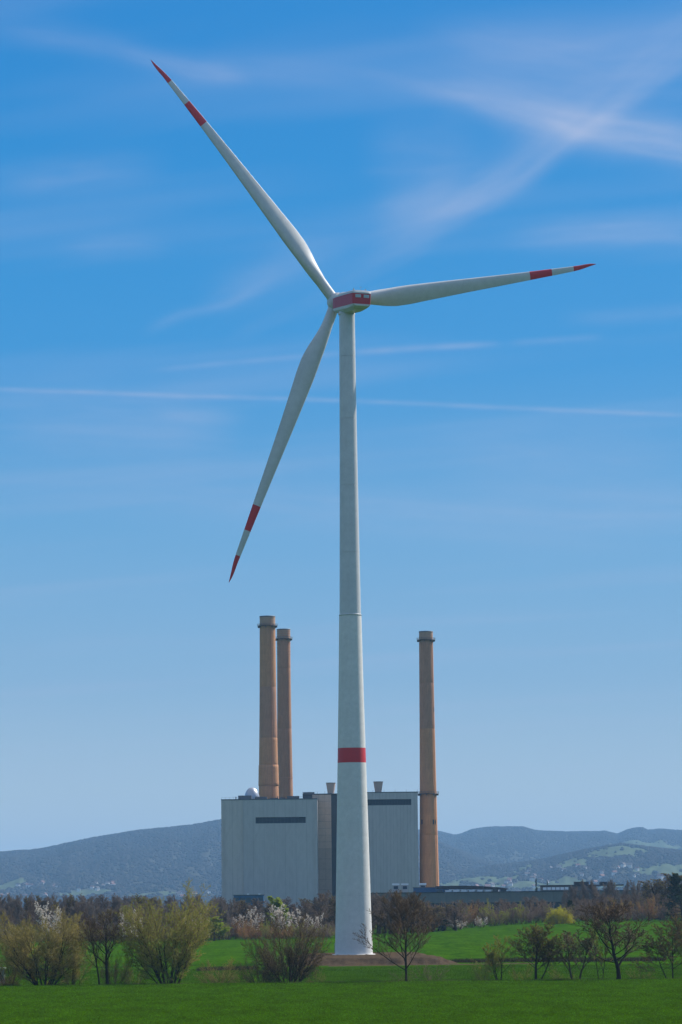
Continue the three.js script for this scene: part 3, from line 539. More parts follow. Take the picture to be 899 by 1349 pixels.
{ // long low turbine hall
  const d = 1560, zf = DIST - d, r = rect(474, 872, 1176.5, 1222, d), rr = rngOf(91), g = 1.0, o = thing('turbine_hall', 'long low concrete hall with dark openings behind the hedges', 'building');
  const topY = at(600, 1176, d).y, midY = at(600, 1189.5, d).y, n = 28;
  part('core', boxAt(r[0] + 0.3, r[1] - 0.3, g - 3, topY - 0.1, zf - 40, zf - 1.2), MP.seam, o);
  for (let i = 0; i < n; i++) {
    const a = lerp(r[0], r[1], i / n), b = lerp(r[0], r[1], (i + 1) / n);
    part('fascia_panel', boxAt(a + 0.03, b - 0.03, midY, topY, zf - 1.19, zf + rr() * 0.04), MP.concrete, o);
    part('pillar', boxAt(a - 0.35, a + 0.35, g - 3, midY - 0.01, zf - 1.0, zf - 0.1), MP.concrete, o);
    part('window', boxAt(a + 0.36, b - 0.36, g + 2.8, midY - 0.02, zf - 1.19, zf - 0.95), rr() < 0.7 ? MP.glass : MP.slat, o);
    part('wall_panel', boxAt(a + 0.36, b - 0.36, g - 3, g + 2.78, zf - 1.19, zf - 0.7), MP.concrete, o);
  }
  part('roof_edge', boxAt(r[0] - 0.3, r[1] + 0.3, topY + 0.002, topY + 0.4, zf - 40, zf + 0.3), MP.darkRoof, o);
  // raised rooflight with a gently bowed roof
  const q = rect(575, 669, 1169, 1176, d + 8), zq = zf - 8, sh = new THREE.Shape(); sh.moveTo(q[0], topY + 1.9); sh.lineTo(q[1], topY + 1.3); sh.lineTo(q[1], topY + 2.0); sh.quadraticCurveTo((q[0] + q[1]) / 2, topY + 4.1, q[0], topY + 3.4); sh.closePath();
  part('rooflight_roof', new THREE.ExtrudeGeometry(sh, { depth: 14, bevelEnabled: false }).translate(0, 0, zq - 14), MP.darkRoof, o);
  for (let k = 0; k < 9; k++) { const a = lerp(q[0], q[1], k / 9), b = lerp(q[0], q[1], (k + 0.82) / 9); part('rooflight_pane', boxAt(a + 0.4, b, topY + 0.41, topY + 1.35, zq - 13, zq - 0.4), k > 0 && k < 7 ? MP.whiteSheet : MP.glass, o); }
  const u = rect(714, 786, 1167.5, 1176, d + 10), zu = zf - 10;
  part('roof_room', boxAt(u[0], u[1], topY + 0.41, u[3], zu - 12, zu), MP.concrete, o); part('roof_room_roof', boxAt(u[0] - 0.4, u[1] + 14, u[3] + 0.002, u[3] + 0.7, zu - 12.4, zu + 0.4), MP.darkRoof, o);
  for (let k = 0; k < 6; k++) { const a = lerp(u[0] + 0.6, u[0] + 14, k / 6); part('roof_room_window', boxAt(a, a + 1.9, topY + 0.9, u[3] - 0.4, zu + 0.002, zu + 0.1), MP.whiteSheet, o); }
  for (const [x0, x1, y0] of [[757, 776, 1161.5], [791, 800, 1161.5]]) { const w = rect(x0, x1, y0, 1170, d + 14); part('roof_vent', boxAt(w[0], w[1], u[3] + 0.71, w[3], zu - 9, zu - 4), MP.darkRoof, o); }
}
for (const [x0, x1, y0, label] of [[517, 526.5, 1163.8, 'white box unit on the flat roof, closest to the turbine tower'], [529, 538.5, 1163.8, 'white box unit on the flat roof, between two others'], [553, 562, 1163.4, 'white box unit on the flat roof in front of the single chimney']]) {
  const d = 1600, r = rect(x0, x1, y0, 1172, d), o = thing('rooftop_unit', label, 'rooftop unit', [(r[0] + r[1]) / 2, r[2], DIST - d], 'white rooftop units'), w = (r[1] - r[0]) / 2, h = r[3] - r[2];
  part('cabinet', boxAt(-w * 0.8, w * 0.8, -1.2, h - 0.6, -4, -1), MP.clad[1], o); part('hood', boxAt(-w, w, h - 0.9, h, -4.4, -0.5), MP.whiteSheet, o); part('grille', boxAt(-w * 0.6, w * 0.6, 0.3, h - 1.4, -0.99, -0.9), MP.louver, o);
}
{ const d = 1590, r = rect(545, 592, 1169.5, 1176, d), o = thing('roof_shed', 'low blue roof shed in front of the single chimney', 'shed'); part('wall', boxAt(r[0], r[1], r[2] - 2, r[3], DIST - d - 8, DIST - d), MP.blue, o); part('roof', boxAt(r[0] - 0.3, r[1] + 0.3, r[3] + 0.002, r[3] + 0.35, DIST - d - 8.3, DIST - d + 0.3), MP.trim, o); }

// ---------------------------------------------------------------- trees
class Mesher {
  constructor() { this.p = []; this.n = []; this.i = []; }
  tube(pts, rad, sides) {
    const base = this.p.length / 3, t = new THREE.Vector3(), a = new THREE.Vector3(), b = new THREE.Vector3();
    for (let k = 0; k < pts.length; k++) {
      t.subVectors(pts[Math.min(pts.length - 1, k + 1)], pts[Math.max(0, k - 1)]).normalize();
      a.set(Math.abs(t.y) > 0.9 ? 1 : 0, Math.abs(t.y) > 0.9 ? 0 : 1, 0).cross(t).normalize(); b.crossVectors(t, a);
      for (let s = 0; s < sides; s++) {
        const q = s / sides * 6.2832, c = Math.cos(q), e = Math.sin(q), nx = a.x * c + b.x * e, ny = a.y * c + b.y * e, nz = a.z * c + b.z * e;
        this.p.push(pts[k].x + nx * rad[k], pts[k].y + ny * rad[k], pts[k].z + nz * rad[k]); this.n.push(nx, ny, nz);
      }
    }
    for (let k = 0; k + 1 < pts.length; k++) for (let s = 0; s < sides; s++) { const u = base + k * sides + s, v = base + k * sides + (s + 1) % sides; this.i.push(u, v, u + sides, v, v + sides, u + sides); }
  }
  spike(a, b, r) {                 // thin three-sided twig
    const base = this.p.length / 3, t = new THREE.Vector3().subVectors(b, a).normalize(), u = new THREE.Vector3(Math.abs(t.y) > 0.9 ? 1 : 0, Math.abs(t.y) > 0.9 ? 0 : 1, 0).cross(t).normalize(), v = new THREE.Vector3().crossVectors(t, u);
    for (let s = 0; s < 3; s++) { const c = Math.cos(s * 2.0944), e = Math.sin(s * 2.0944), nx = u.x * c + v.x * e, ny = u.y * c + v.y * e, nz = u.z * c + v.z * e; this.p.push(a.x + nx * r, a.y + ny * r, a.z + nz * r); this.n.push(nx, ny, nz); }
    this.p.push(b.x, b.y, b.z); this.n.push(t.x, t.y, t.z);
    for (let s = 0; s < 3; s++) this.i.push(base + s, base + (s + 1) % 3, base + 3);
  }
  leaf(c, d, w, l) {               // diamond blade
    const base = this.p.length / 3, s = new THREE.Vector3(d.y + 0.3, d.z - 0.2, d.x + 0.1).cross(d).normalize(), n = new THREE.Vector3().crossVectors(s, d).normalize();
    for (const [f, g] of [[0, 0], [0.5, 0.5], [1, 0], [0.5, -0.5]]) { this.p.push(c.x + d.x * l * f + s.x * w * g, c.y + d.y * l * f + s.y * w * g, c.z + d.z * l * f + s.z * w * g); this.n.push(n.x, n.y, n.z); }
    this.i.push(base, base + 1, base + 2, base, base + 2, base + 3);
  }
  geo(sx = 1, sy = 1) {
    const g = new THREE.BufferGeometry(), p = new Float32Array(this.p);
    for (let i = 0; i < p.length; i += 3) { p[i] *= sx; p[i + 1] *= sy; p[i + 2] *= sx; }
    g.setAttribute('position', new THREE.BufferAttribute(p, 3)); g.setAttribute('normal', new THREE.Float32BufferAttribute(this.n, 3)); g.setIndex(this.i); return g;
  }
}
function growTree(seed, o) {       // o: height, width, stems, spread, lean, kids per level, leaf {n, size}, twig radius ...
  const r = rngOf(seed), wood = new Mesher(), twig = new Mesher(), leaf = new Mesher(), G = (s) => (r() + r() + r() - 1.5) * s;
  const kids = o.kids ?? [12, 7, 6, 5], angle = o.angle ?? [0.75, 0.65, 0.6, 0.6], ratio = o.ratio ?? [0.55, 0.5, 0.45, 0.45], last = kids.length, spots = [];
  const turned = (d, ang, az) => {
    const u = new THREE.Vector3(Math.abs(d.y) > 0.9 ? 1 : 0, Math.abs(d.y) > 0.9 ? 0 : 1, 0).cross(d).normalize(), v = new THREE.Vector3().crossVectors(d, u);
    return d.clone().multiplyScalar(Math.cos(ang)).addScaledVector(u, Math.sin(ang) * Math.cos(az)).addScaledVector(v, Math.sin(ang) * Math.sin(az)).normalize();
  };
  function grow(p0, d0, len, rad, level) {
    if (level >= last || (o.spikeFrom && level >= o.spikeFrom)) { const e = p0.clone().addScaledVector(d0, len); twig.spike(p0, e, rad); spots.push([p0, e]); if (level >= last) return;
      const n = Math.max(2, Math.round(kids[level] * (0.8 + 0.4 * r()))); let az = r() * 6.28;
      for (let k = 0; k < n; k++) { const t = 0.15 + 0.8 * (k + r()) / n; az += 2.4 + G(0.8); const cd = turned(d0, angle[level] * (0.7 + 0.6 * r()), az); cd.y += (o.lift ?? 0.12); cd.normalize(); grow(p0.clone().lerp(e, t), cd, len * ratio[level] * (1 - 0.5 * t) * (0.75 + 0.5 * r()), (o.twigR ?? 0.011), level + 1); }
      return; }
    const seg = level === 0 ? 9 : level === 1 ? 6 : 3, pts = [p0.clone()], rads = [rad], d = d0.clone(), wob = (o.wobble ?? 0.16) * (level ? 1 : 0.5), rise = level ? (o.rise ?? 0.10) : 0.03;
    for (let k = 1; k <= seg; k++) {
      d.x += G(wob); d.z += G(wob); d.y += G(wob * 0.6) + rise; d.normalize();
      pts.push(pts[k - 1].clone().addScaledVector(d, len / seg)); rads.push(rad * (1 - 0.86 * Math.pow(k / seg, level ? 0.9 : 1.15)));
    }
    if (level === 0) { rads[0] *= 1.35; }
    (level < 2 ? wood : twig).tube(pts, rads, level === 0 ? 7 : level === 1 ? 5 : 3);
    const n = Math.max(2, Math.round(kids[level] * (0.8 + 0.4 * r()))), t0 = level === 0 ? (o.clear ?? 0.22) : 0.18;
    let az = r() * 6.28;
    for (let k = 0; k < n; k++) {
      const t = t0 + (1 - t0) * Math.pow((k + r() * 0.8) / n, 0.85), f = Math.min(seg - 1e-3, t * seg), a = Math.floor(f), p = pts[a].clone().lerp(pts[a + 1], f - a), dd = new THREE.Vector3().subVectors(pts[a + 1], pts[a]).normalize();
      az += 2.4 + G(0.8);
      const cd = turned(dd, angle[level] * (0.7 + 0.6 * r()) * (level === 0 ? 1.15 - 0.5 * t : 1), az); cd.y += (o.lift ?? 0.12); cd.normalize();
      const shape = level === 0 ? (o.shape ? o.shape(t) : 1.05 - 0.62 * t) : 1 - 0.5 * t, rr0 = lerp(rads[a], rads[a + 1], f - a);
      grow(p, cd, len * ratio[level] * shape * (level ? 0.75 + 0.5 * r() : 0.86 + 0.28 * r()), level + 1 >= last ? (o.twigR ?? 0.011) : Math.max(0.013, Math.min(rr0 * 0.72, rr0 * (0.5 + 0.25 * r()))), level + 1);
    }
  }
  const stems = o.stems ?? 1;
  for (let s = 0; s < stems; s++) {
    const az = s / stems * 6.28 + G(0.5), sp = stems > 1 ? (o.spread ?? 0.4) * (0.35 + 0.75 * r()) : 0, d = new THREE.Vector3(Math.cos(az) * Math.sin(sp) + (o.lean ?? 0), Math.cos(sp), Math.sin(az) * Math.sin(sp)).normalize(), off = stems > 1 ? (o.foot ?? 0.3) * r() : 0;
    grow(new THREE.Vector3(Math.cos(az) * off, -0.3, Math.sin(az) * off), d, 10 * (stems > 1 ? (0.75 + 0.3 * r()) * lerp(1.05, o.outer ?? 0.72, Math.min(1, sp / (o.spread ?? 0.4))) : 1), (o.trunkR ?? 0.22) * (stems > 1 ? 0.6 + 0.5 * r() : 1), 0);
  }
  if (o.leaf && !o.leaf.dome) for (let k = 0; k < o.leaf.n; k++) {
    const [a, b] = spots[Math.floor(r() * spots.length)], p = a.clone().lerp(b, r()), d = new THREE.Vector3(G(1), G(1) + 0.1, G(1)).normalize(), s = o.leaf.size * (0.6 + 0.8 * r());
    leaf.leaf(p, d, s * 0.62, s);
  }
  // fit to the wanted height and width
  const dome = [];
  if (o.leaf?.dome) for (let k = 0; k < o.leaf.n; k++) { const v = new THREE.Vector3(G(1), Math.abs(G(1)), G(1)).normalize(), q = (0.55 + 0.45 * Math.sqrt(r())) * (0.86 + 0.26 * n3(v.x * 2.2 + seed, v.y * 2.2, v.z * 2.2) + 0.07 * n3(v.x * 6, v.y * 6 + seed, v.z * 6)); dome.push([v, q, new THREE.Vector3(G(1), G(1), G(1)).normalize(), o.leaf.size * (0.6 + 0.8 * r())]); }
  const ys = [], xs = []; for (let i = 0; i < twig.p.length; i += 9) { ys.push(twig.p[i + 1]); xs.push(Math.abs(twig.p[i])); } xs.sort((a, b) => a - b); ys.sort((a, b) => a - b); const top = ys[Math.floor(ys.length * 0.985)];
  const sx = o.width / 2 / xs[Math.floor(xs.length * 0.93)], sy = o.height / top;
  for (const [v, q, d, z] of dome) leaf.leaf(new THREE.Vector3(v.x * q * o.width / 2 / sx, (v.y * q * 0.94 + 0.03) * o.height / sy, v.z * q * o.width / 2 / sx), d, z * 0.62, z);
  return { wood: wood.geo(sx, sy), twig: twig.geo(sx, sy), leaf: o.leaf ? leaf.geo(sx, sy) : null };
}
const bark = { dark: matte(0.045, 0.036, 0.024), brown: matte(0.105, 0.074, 0.048), grey: matte(0.19, 0.15, 0.115), pale: matte(0.22, 0.20, 0.17) };
const twigs = { dark: matte(0.105, 0.074, 0.045), brown: matte(0.18, 0.128, 0.088), olive: matte(0.23, 0.185, 0.06), grey: matte(0.20, 0.16, 0.13), red: matte(0.29, 0.13, 0.06) };
const leaves = { olive: leafMat(0.27, 0.285, 0.055), fresh: leafMat(0.30, 0.36, 0.045), bronze: leafMat(0.26, 0.215, 0.065), white: leafMat(0.62, 0.55, 0.47), yellow: leafMat(0.46, 0.42, 0.025), deep: leafMat(0.035, 0.055, 0.022), rust: leafMat(0.33, 0.16, 0.05) };
function plant(name, label, category, pos, g, b, t, l, group) {
  const o = thing(name, label, category, pos, group), bare = !g.leaf;
  part('trunk', g.wood, b, o); part(bare ? 'crown' : 'twigs', g.twig, t, o); if (g.leaf) part(category === 'shrub' ? 'foliage' : 'crown', g.leaf, l, o);
  return o;
}
const BROOK = 524;
function front(name, label, category, px, topY, w, opt, b, t, l, seed, d = BROOK, group) {    // a tree along the brook, size read from the photograph
  const p = groundAt(px, d), s = mpp(p), top = at(px, topY, d).y;
  return plant(name, label, category, [p.x, p.y - 0.1, p.z], growTree(seed, { ...opt, height: top - p.y, width: w * s }), b, t, l, group);
}
const BARE = { kids: [16, 10, 8, 8], twigR: 0.026, trunkR: 0.26, spikeFrom: 3 };
const WILLOW = { stems: 12, spread: 0.8, kids: [15, 10, 8], spikeFrom: 2, angle: [0.75, 0.65, 0.65, 0.65], ratio: [0.46, 0.5, 0.48, 0.48], clear: 0.14, trunkR: 0.10, twigR: 0.017, foot: 1.0, lift: 0.06, rise: 0.03, shape: (t) => 0.55 + 0.6 * t - 0.35 * t * t };
const BUSH = { stems: 17, spread: 1.15, outer: 0.6, kids: [11, 8, 7], spikeFrom: 2, angle: [0.6, 0.6, 0.6, 0.6], ratio: [0.45, 0.45, 0.42, 0.42], clear: 0.12, trunkR: 0.055, twigR: 0.017, foot: 1.4, lift: 0.05, rise: 0.03 };
front('bare_tree', 'lone bare dark tree with forked ascending limbs beside the turbine mound', 'tree', 534, 1176, 72, { ...BARE, kids: [20, 11, 9, 8], clear: 0.17, angle: [0.95, 0.6, 0.6, 0.6], ratio: [0.68, 0.5, 0.45, 0.45], shape: (t) => 0.95 - 0.42 * t, lift: 0.22, twigR: 0.024, wobble: 0.10, lean: -0.02, trunkR: 0.15 }, bark.dark, twigs.dark, null, 505, 522);
front('willow_shrub', 'broad olive-brown many-stemmed willow shrub beside the rust-coloured bush', 'shrub', 58, 1208, 104, { ...WILLOW, stems: 17, leaf: { n: 22000, size: 0.11 } }, bark.dark, twigs.olive, leaves.bronze, 211);
front('willow_shrub', 'thin olive-brown willow shrub with slanting stems between rust bush and broad willow', 'shrub', 14, 1226, 54, { ...WILLOW, stems: 8, leaf: { n: 7000, size: 0.11 } }, bark.dark, twigs.olive, leaves.bronze, 212, 530);
front('willow_shrub', 'lower greenish willow shrub between the broad willow and the paired trunks', 'shrub', 96, 1238, 46, { ...WILLOW, stems: 9, leaf: { n: 8000, size: 0.11 } }, bark.dark, twigs.olive, leaves.olive, 213, 527);
front('low_bush', 'low rust-coloured bush at the edge of the wheat field', 'shrub', 12, 1285, 34, { ...BUSH, kids: [9, 6, 5], leaf: { n: 4500, size: 0.12, dome: true } }, bark.brown, twigs.red, leaves.rust, 214, 519);
front('bare_tree', 'slim dark tree leaning away from its twin, sparse twiggy crown', 'tree', 132, 1205, 46, { ...BARE, kids: [13, 8, 7, 6], lean: -0.13, clear: 0.3, trunkR: 0.17 }, bark.dark, twigs.dark, null, 221);
front('bare_tree', 'slim dark upright tree close to its leaning twin', 'tree', 142, 1199, 52, { ...BARE, kids: [14, 8, 7, 6], lean: 0.02, clear: 0.3, trunkR: 0.18, leaf: { n: 900, size: 0.12 } }, bark.dark, twigs.dark, leaves.bronze, 222);
front('low_bush', 'low dark twiggy bush around the feet of the paired trunks', 'shrub', 152, 1252, 44, { ...BUSH, leaf: { n: 900, size: 0.11 } }, bark.dark, twigs.dark, leaves.olive, 223, 526);
front('willow_shrub', 'tall fan-shaped yellow-green willow with many straight stems', 'shrub', 222, 1184, 104, { ...WILLOW, stems: 16, spread: 0.7, leaf: { n: 30000, size: 0.11 } }, bark.dark, twigs.olive, leaves.olive, 231);
front('low_bush', 'low grey-olive bush between the tall fan-shaped willow and the dark thicket', 'shrub', 288, 1264, 50, { ...BUSH, leaf: { n: 2000, size: 0.11 } }, bark.brown, twigs.olive, leaves.olive, 232);
front('thicket_bush', 'dark brown thicket bush, smaller one on the low bush side', 'shrub', 342, 1250, 52, { ...BUSH, leaf: { n: 1400, size: 0.12 } }, bark.dark, twigs.dark, leaves.bronze, 233);
front('thicket_bush', 'big dark brown domed thicket bush before the earth mound', 'shrub', 381, 1213, 84, { ...BUSH, stems: 24, spread: 1.05, outer: 0.6, kids: [14, 10, 9], trunkR: 0.08, leaf: { n: 3500, size: 0.12 } }, bark.dark, twigs.dark, leaves.bronze, 234);
front('low_bush', 'sparse low twigs between the lone bare tree and the yellow-green bush', 'shrub', 566, 1262, 48, { ...BUSH, stems: 10, kids: [9, 6, 6] }, bark.brown, twigs.brown, null, 235, 526);
front('low_bush', 'sparse low twigs around the foot of the lone bare tree', 'shrub', 527, 1276, 34, { ...BUSH, stems: 8, kids: [9, 6, 6] }, bark.brown, twigs.brown, null, 236, 521);
front('round_bush', 'small rounded yellow-green bush at the wheat field edge', 'shrub', 633, 1264, 28, { ...BUSH, kids: [9, 6, 5], leaf: { n: 6000, size: 0.13, dome: true } }, bark.brown, twigs.olive, leaves.fresh, 241, 522);
front('young_tree', 'small olive-green tree next to the rounded yellow-green bush', 'tree', 655, 1234, 36, { ...BARE, stems: 3, spread: 0.25, kids: [12, 7, 7, 5], trunkR: 0.11, leaf: { n: 8000, size: 0.11 } }, bark.dark, twigs.olive, leaves.olive, 242);
front('brook_tree', 'rounded dark brown tree on three stems with faint young leaf', 'tree', 706, 1218, 56, { ...BARE, stems: 3, spread: 0.3, kids: [14, 9, 8, 6], trunkR: 0.105, clear: 0.25, leaf: { n: 6000, size: 0.11 } }, bark.dark, twigs.dark, leaves.olive, 243);
front('brook_tree', 'small vase-shaped brown tree between the three-stemmed one and the large bare one', 'tree', 757, 1229, 50, { ...BARE, stems: 2, spread: 0.2, kids: [14, 9, 7, 6], trunkR: 0.12, clear: 0.25, lift: 0.3, leaf: { n: 1500, size: 0.12 } }, bark.brown, twigs.brown, leaves.bronze, 244);
front('bare_tree', 'large bare tree with a crooked dark trunk and wide crown', 'tree', 812, 1190, 90, { ...BARE, kids: [15, 9, 8, 8], clear: 0.2, angle: [0.95, 0.65, 0.6, 0.6], ratio: [0.62, 0.5, 0.45, 0.45], wobble: 0.20, trunkR: 0.16 }, bark.dark, twigs.dark, null, 245, 523);
front('young_tree', 'thin young tree just beside the large crooked bare tree', 'tree', 789, 1214, 30, { ...BARE, stems: 2, spread: 0.12, kids: [11, 7, 6, 5], trunkR: 0.08, leaf: { n: 900, size: 0.11 } }, bark.dark, twigs.olive, leaves.olive, 246, 527);
front('brook_tree', 'dark spreading tree with layered limbs, next beyond the large crooked one', 'tree', 880, 1214, 66, { ...BARE, stems: 2, spread: 0.2, kids: [15, 9, 8, 6], angle: [1.1, 0.7, 0.6, 0.6], trunkR: 0.11, rise: 0.04, leaf: { n: 1500, size: 0.12 } }, bark.dark, twigs.dark, leaves.bronze, 247);
front('brook_tree', 'dark dense tree standing past the spreading layered one', 'tree', 908, 1206, 50, { ...BARE, stems: 2, spread: 0.2, kids: [14, 9, 8, 6], trunkR: 0.11, leaf: { n: 1500, size: 0.12 } }, bark.dark, twigs.dark, leaves.bronze, 248, 528);
for (const [px, ty, w, s, lb] of [[178, 1262, 40, 251, 'low straggly bush between the twin trunks and the fan-shaped willow'], [316, 1272, 34, 252, 'very low olive bush between grey-olive bush and dark thicket'], [685, 1270, 30, 253, 'low olive bush at the feet of the three-stemmed tree'], [738, 1270, 34, 254, 'low olive bush between the three-stemmed and vase-shaped trees'], [842, 1272, 36, 255, 'low olive bush beyond the large crooked bare tree'], [416, 1274, 26, 256, 'very low bush at the thicket side of the earth mound']])
  front('low_bush', lb, 'shrub', px, ty, w, { ...BUSH, stems: 9, kids: [9, 6, 6], leaf: { n: 900, size: 0.11 } }, bark.brown, twigs.olive, leaves.olive, s, 527);

// background belt: a few kinds, each copied
function kinds(seed, n, opt, hgt, wid) { return Array.from({ length: n }, (_, k) => growTree(seed + k, { ...opt, height: hgt, width: wid })); }
const POPLAR = { kids: [26, 8, 6, 4], spikeFrom: 2, angle: [0.5, 0.5, 0.55, 0.6], ratio: [0.28, 0.45, 0.45, 0.45], clear: 0.1, twigR: 0.036, trunkR: 0.20, lift: 0.3, shape: (t) => 1.1 - 0.5 * t };
const WOODY = { kids: [18, 9, 7, 4], spikeFrom: 2, angle: [0.8, 0.65, 0.6, 0.6], ratio: [0.45, 0.48, 0.45, 0.45], clear: 0.14, twigR: 0.036, trunkR: 0.22 };
const SCRUB = { stems: 13, spread: 1.0, outer: 0.65, kids: [10, 7, 7], spikeFrom: 2, angle: [0.6, 0.6, 0.6, 0.6], ratio: [0.45, 0.45, 0.45, 0.45], clear: 0.1, trunkR: 0.06, twigR: 0.036, foot: 1.2 };
const K = {
  poplar: [kinds(301, 4, POPLAR, 16, 5), bark.grey, twigs.grey, null], woody: [kinds(311, 4, WOODY, 14, 9), bark.brown, twigs.brown, null], woodyDark: [kinds(318, 2, { ...WOODY, leaf: { n: 500, size: 0.2 } }, 14, 9), bark.dark, twigs.dark, leaves.bronze],
  scrub: [kinds(321, 3, SCRUB, 6, 8), bark.brown, twigs.brown, null], scrubOlive: [kinds(331, 2, { ...SCRUB, leaf: { n: 2600, size: 0.3 } }, 6, 8), bark.brown, twigs.olive, leaves.olive], bronze: [kinds(336, 2, { ...SCRUB, leaf: { n: 1800, size: 0.28 } }, 6, 8), bark.brown, twigs.red, leaves.bronze],
  blossom: [kinds(341, 3, { ...SCRUB, stems: 6, spread: 0.5, twigR: 0.02, kids: [9, 6, 5], leaf: { n: 1500, size: 0.30 } }, 8, 7), bark.dark, twigs.brown, leaves.white], yellow: [kinds(351, 1, { ...SCRUB, stems: 26, spread: 1.25, wobble: 0.1, twigR: 0.02, kids: [9, 6, 5], leaf: { n: 9000, size: 0.34, dome: true } }, 9, 17), bark.brown, twigs.olive, leaves.yellow],
  fresh: [kinds(356, 2, { ...WOODY, twigR: 0.02, kids: [15, 8, 6], leaf: { n: 5000, size: 0.36 } }, 10, 7), bark.brown, twigs.olive, leaves.fresh], conifer: [kinds(361, 2, { kids: [40, 9, 5], angle: [1.25, 0.6, 0.6], ratio: [0.3, 0.4, 0.4], clear: 0.05, lift: -0.05, rise: 0, shape: (t) => 1.15 - 1.0 * t, twigR: 0.03, trunkR: 0.18, leaf: { n: 5000, size: 0.3 } }, 10, 5), bark.dark, twigs.dark, leaves.deep],
};
const made = new Map(), rb = rngOf(400);
function belt(kind, name, label, category, px, d, topY, w, group) {
  const [gs, b, t, l] = K[kind], v = Math.floor(rb() * gs.length), key = kind + v, p = groundAt(px, d), h = at(px, topY, d).y - p.y, wid = w * mpp(p);
  const sizes = { poplar: [16, 5], woody: [14, 9], woodyDark: [14, 9], scrub: [6, 8], scrubOlive: [6, 8], bronze: [6, 8], blossom: [8, 7], yellow: [9, 17], fresh: [10, 7], conifer: [10, 5] }[kind];
  let o;
  if (!made.has(key)) { o = plant(name, label, category, [0, 0, 0], gs[v], b, t, l, group); made.set(key, o); }
  else { o = made.get(key).clone(); o.name = numbered(name); o.userData = {}; scene.add(o); tag(o, label, category, group); }
  o.position.set(p.x, p.y - 0.15, p.z); o.rotation.y = rb() * 6.28; o.scale.set(wid / sizes[1], h / sizes[0], wid / sizes[1]); return o;
}
const J = (s) => (rb() - 0.5) * 2 * s;
const RIGHT_END = [[866, 1160, 36], [884, 1153, 38], [900, 1150, 40], [916, 1152, 38]];
for (const [x, y, w] of RIGHT_END) belt('woodyDark', 'belt_tree', 'broad bare dark tree beyond the poplar row', 'tree', x, 1240 + J(10), y, w, 'broad bare trees beyond the poplars');
const woodLabel = 'bare grey-brown tree in the dense wooded belt beyond the meadow, before the long hill';
for (let x = -40; x < 300; x += 7) belt(rb() < 0.72 ? 'poplar' : 'woodyDark', 'woodland_tree', woodLabel, 'tree', x + J(3), 1085 + J(14), 1184 + J(5), 17 + J(4), 'bare trees of the wooded belt');
for (let x = -42; x < 300; x += 8.5) belt('poplar', 'woodland_tree', woodLabel, 'tree', x + J(3), 1115 + J(8), 1182 + J(4), 18 + J(3), 'bare trees of the wooded belt');
for (let x = -36; x < 305; x += 8.5) belt(rb() < 0.5 ? 'poplar' : 'woody', 'woodland_tree', woodLabel, 'tree', x + J(4), 1045 + J(10), 1190 + J(7), 20 + J(5), 'bare trees of the wooded belt');
for (let x = -36; x < 300; x += 10) belt(rb() < 0.6 ? 'scrub' : 'scrubOlive', 'edge_scrub', 'low brushy scrub along the edge of the wooded belt', 'shrub', x + J(5), 1030 + J(6), 1219 + J(6), 24 + J(5), 'scrub edging the wooded belt');
belt('blossom', 'blossom_tree', 'tall white blossoming tree rising above the broad olive-brown willow', 'tree', 68, 1010, 1190, 38);
belt('blossom', 'blossom_tree', 'faint whitish blossoming tree beside the tall fan-shaped willow', 'tree', 172, 1020, 1202, 30);
belt('blossom', 'blossom_tree', 'whitish blossoming bush on the far side of the tall fan-shaped willow', 'tree', 264, 1022, 1206, 26);
belt('fresh', 'leafing_tree', 'small olive tree in young leaf at the meadow edge behind the fan-shaped willow', 'tree', 282, 1018, 1208, 26);
belt('fresh', 'leafing_tree', 'yellow-green tree in young leaf in front of the boiler house', 'tree', 372, 1080, 1182, 24);
belt('blossom', 'blossom_tree', 'creamy blossoming tree under the blue shed', 'tree', 328, 1050, 1198, 34);
belt('blossom', 'blossom_tree', 'broad creamy blossoming tree in front of the boiler house', 'tree', 376, 1050, 1193, 42);
belt('blossom', 'blossom_tree', 'pale pinkish blossoming tree between boiler house and turbine tower', 'tree', 412, 1060, 1204, 24);
const mid = 'bare brown tree at the foot of the boiler house, behind the meadow';
for (const [x, y, w] of [[302, 1188, 26], [316, 1186, 26], [338, 1190, 24], [350, 1192, 22], [362, 1194, 22], [392, 1192, 26], [404, 1186, 26], [418, 1178, 30], [432, 1174, 30], [444, 1180, 26], [456, 1180, 26]]) belt(rb() < 0.6 ? 'woody' : 'woodyDark', 'belt_tree', mid, 'tree', x, 1095 + J(14), y + J(2), w, 'bare trees at the foot of the boiler house');
for (const [x, y] of [[296, 1212], [312, 1208], [334, 1210], [350, 1216], [366, 1212], [398, 1212], [424, 1214], [442, 1212]]) belt(rb() < 0.45 ? 'bronze' : 'scrub', 'belt_scrub', 'brown brushy scrub at the meadow edge below the boiler house', 'shrub', x, 1052 + J(8), y, 26, 'scrub below the boiler house');
for (let x = 296; x < 470; x += 9) belt(rb() < 0.5 ? 'woody' : rb() < 0.5 ? 'poplar' : 'woodyDark', 'belt_tree', mid, 'tree', x + J(3), 1120 + J(12), 1187 + J(5), 24 + J(5), 'bare trees at the foot of the boiler house');
for (let x = 298; x < 450; x += 11) belt(rb() < 0.3 ? 'scrubOlive' : rb() < 0.4 ? 'bronze' : 'scrub', 'belt_scrub', 'brown brushy scrub at the meadow edge below the boiler house', 'shrub', x + J(4), 1036 + J(6), 1217 + J(5), 26 + J(4), 'scrub below the boiler house');
const beh = 'bare brown tree behind the lone bare tree, in front of the flat hall';
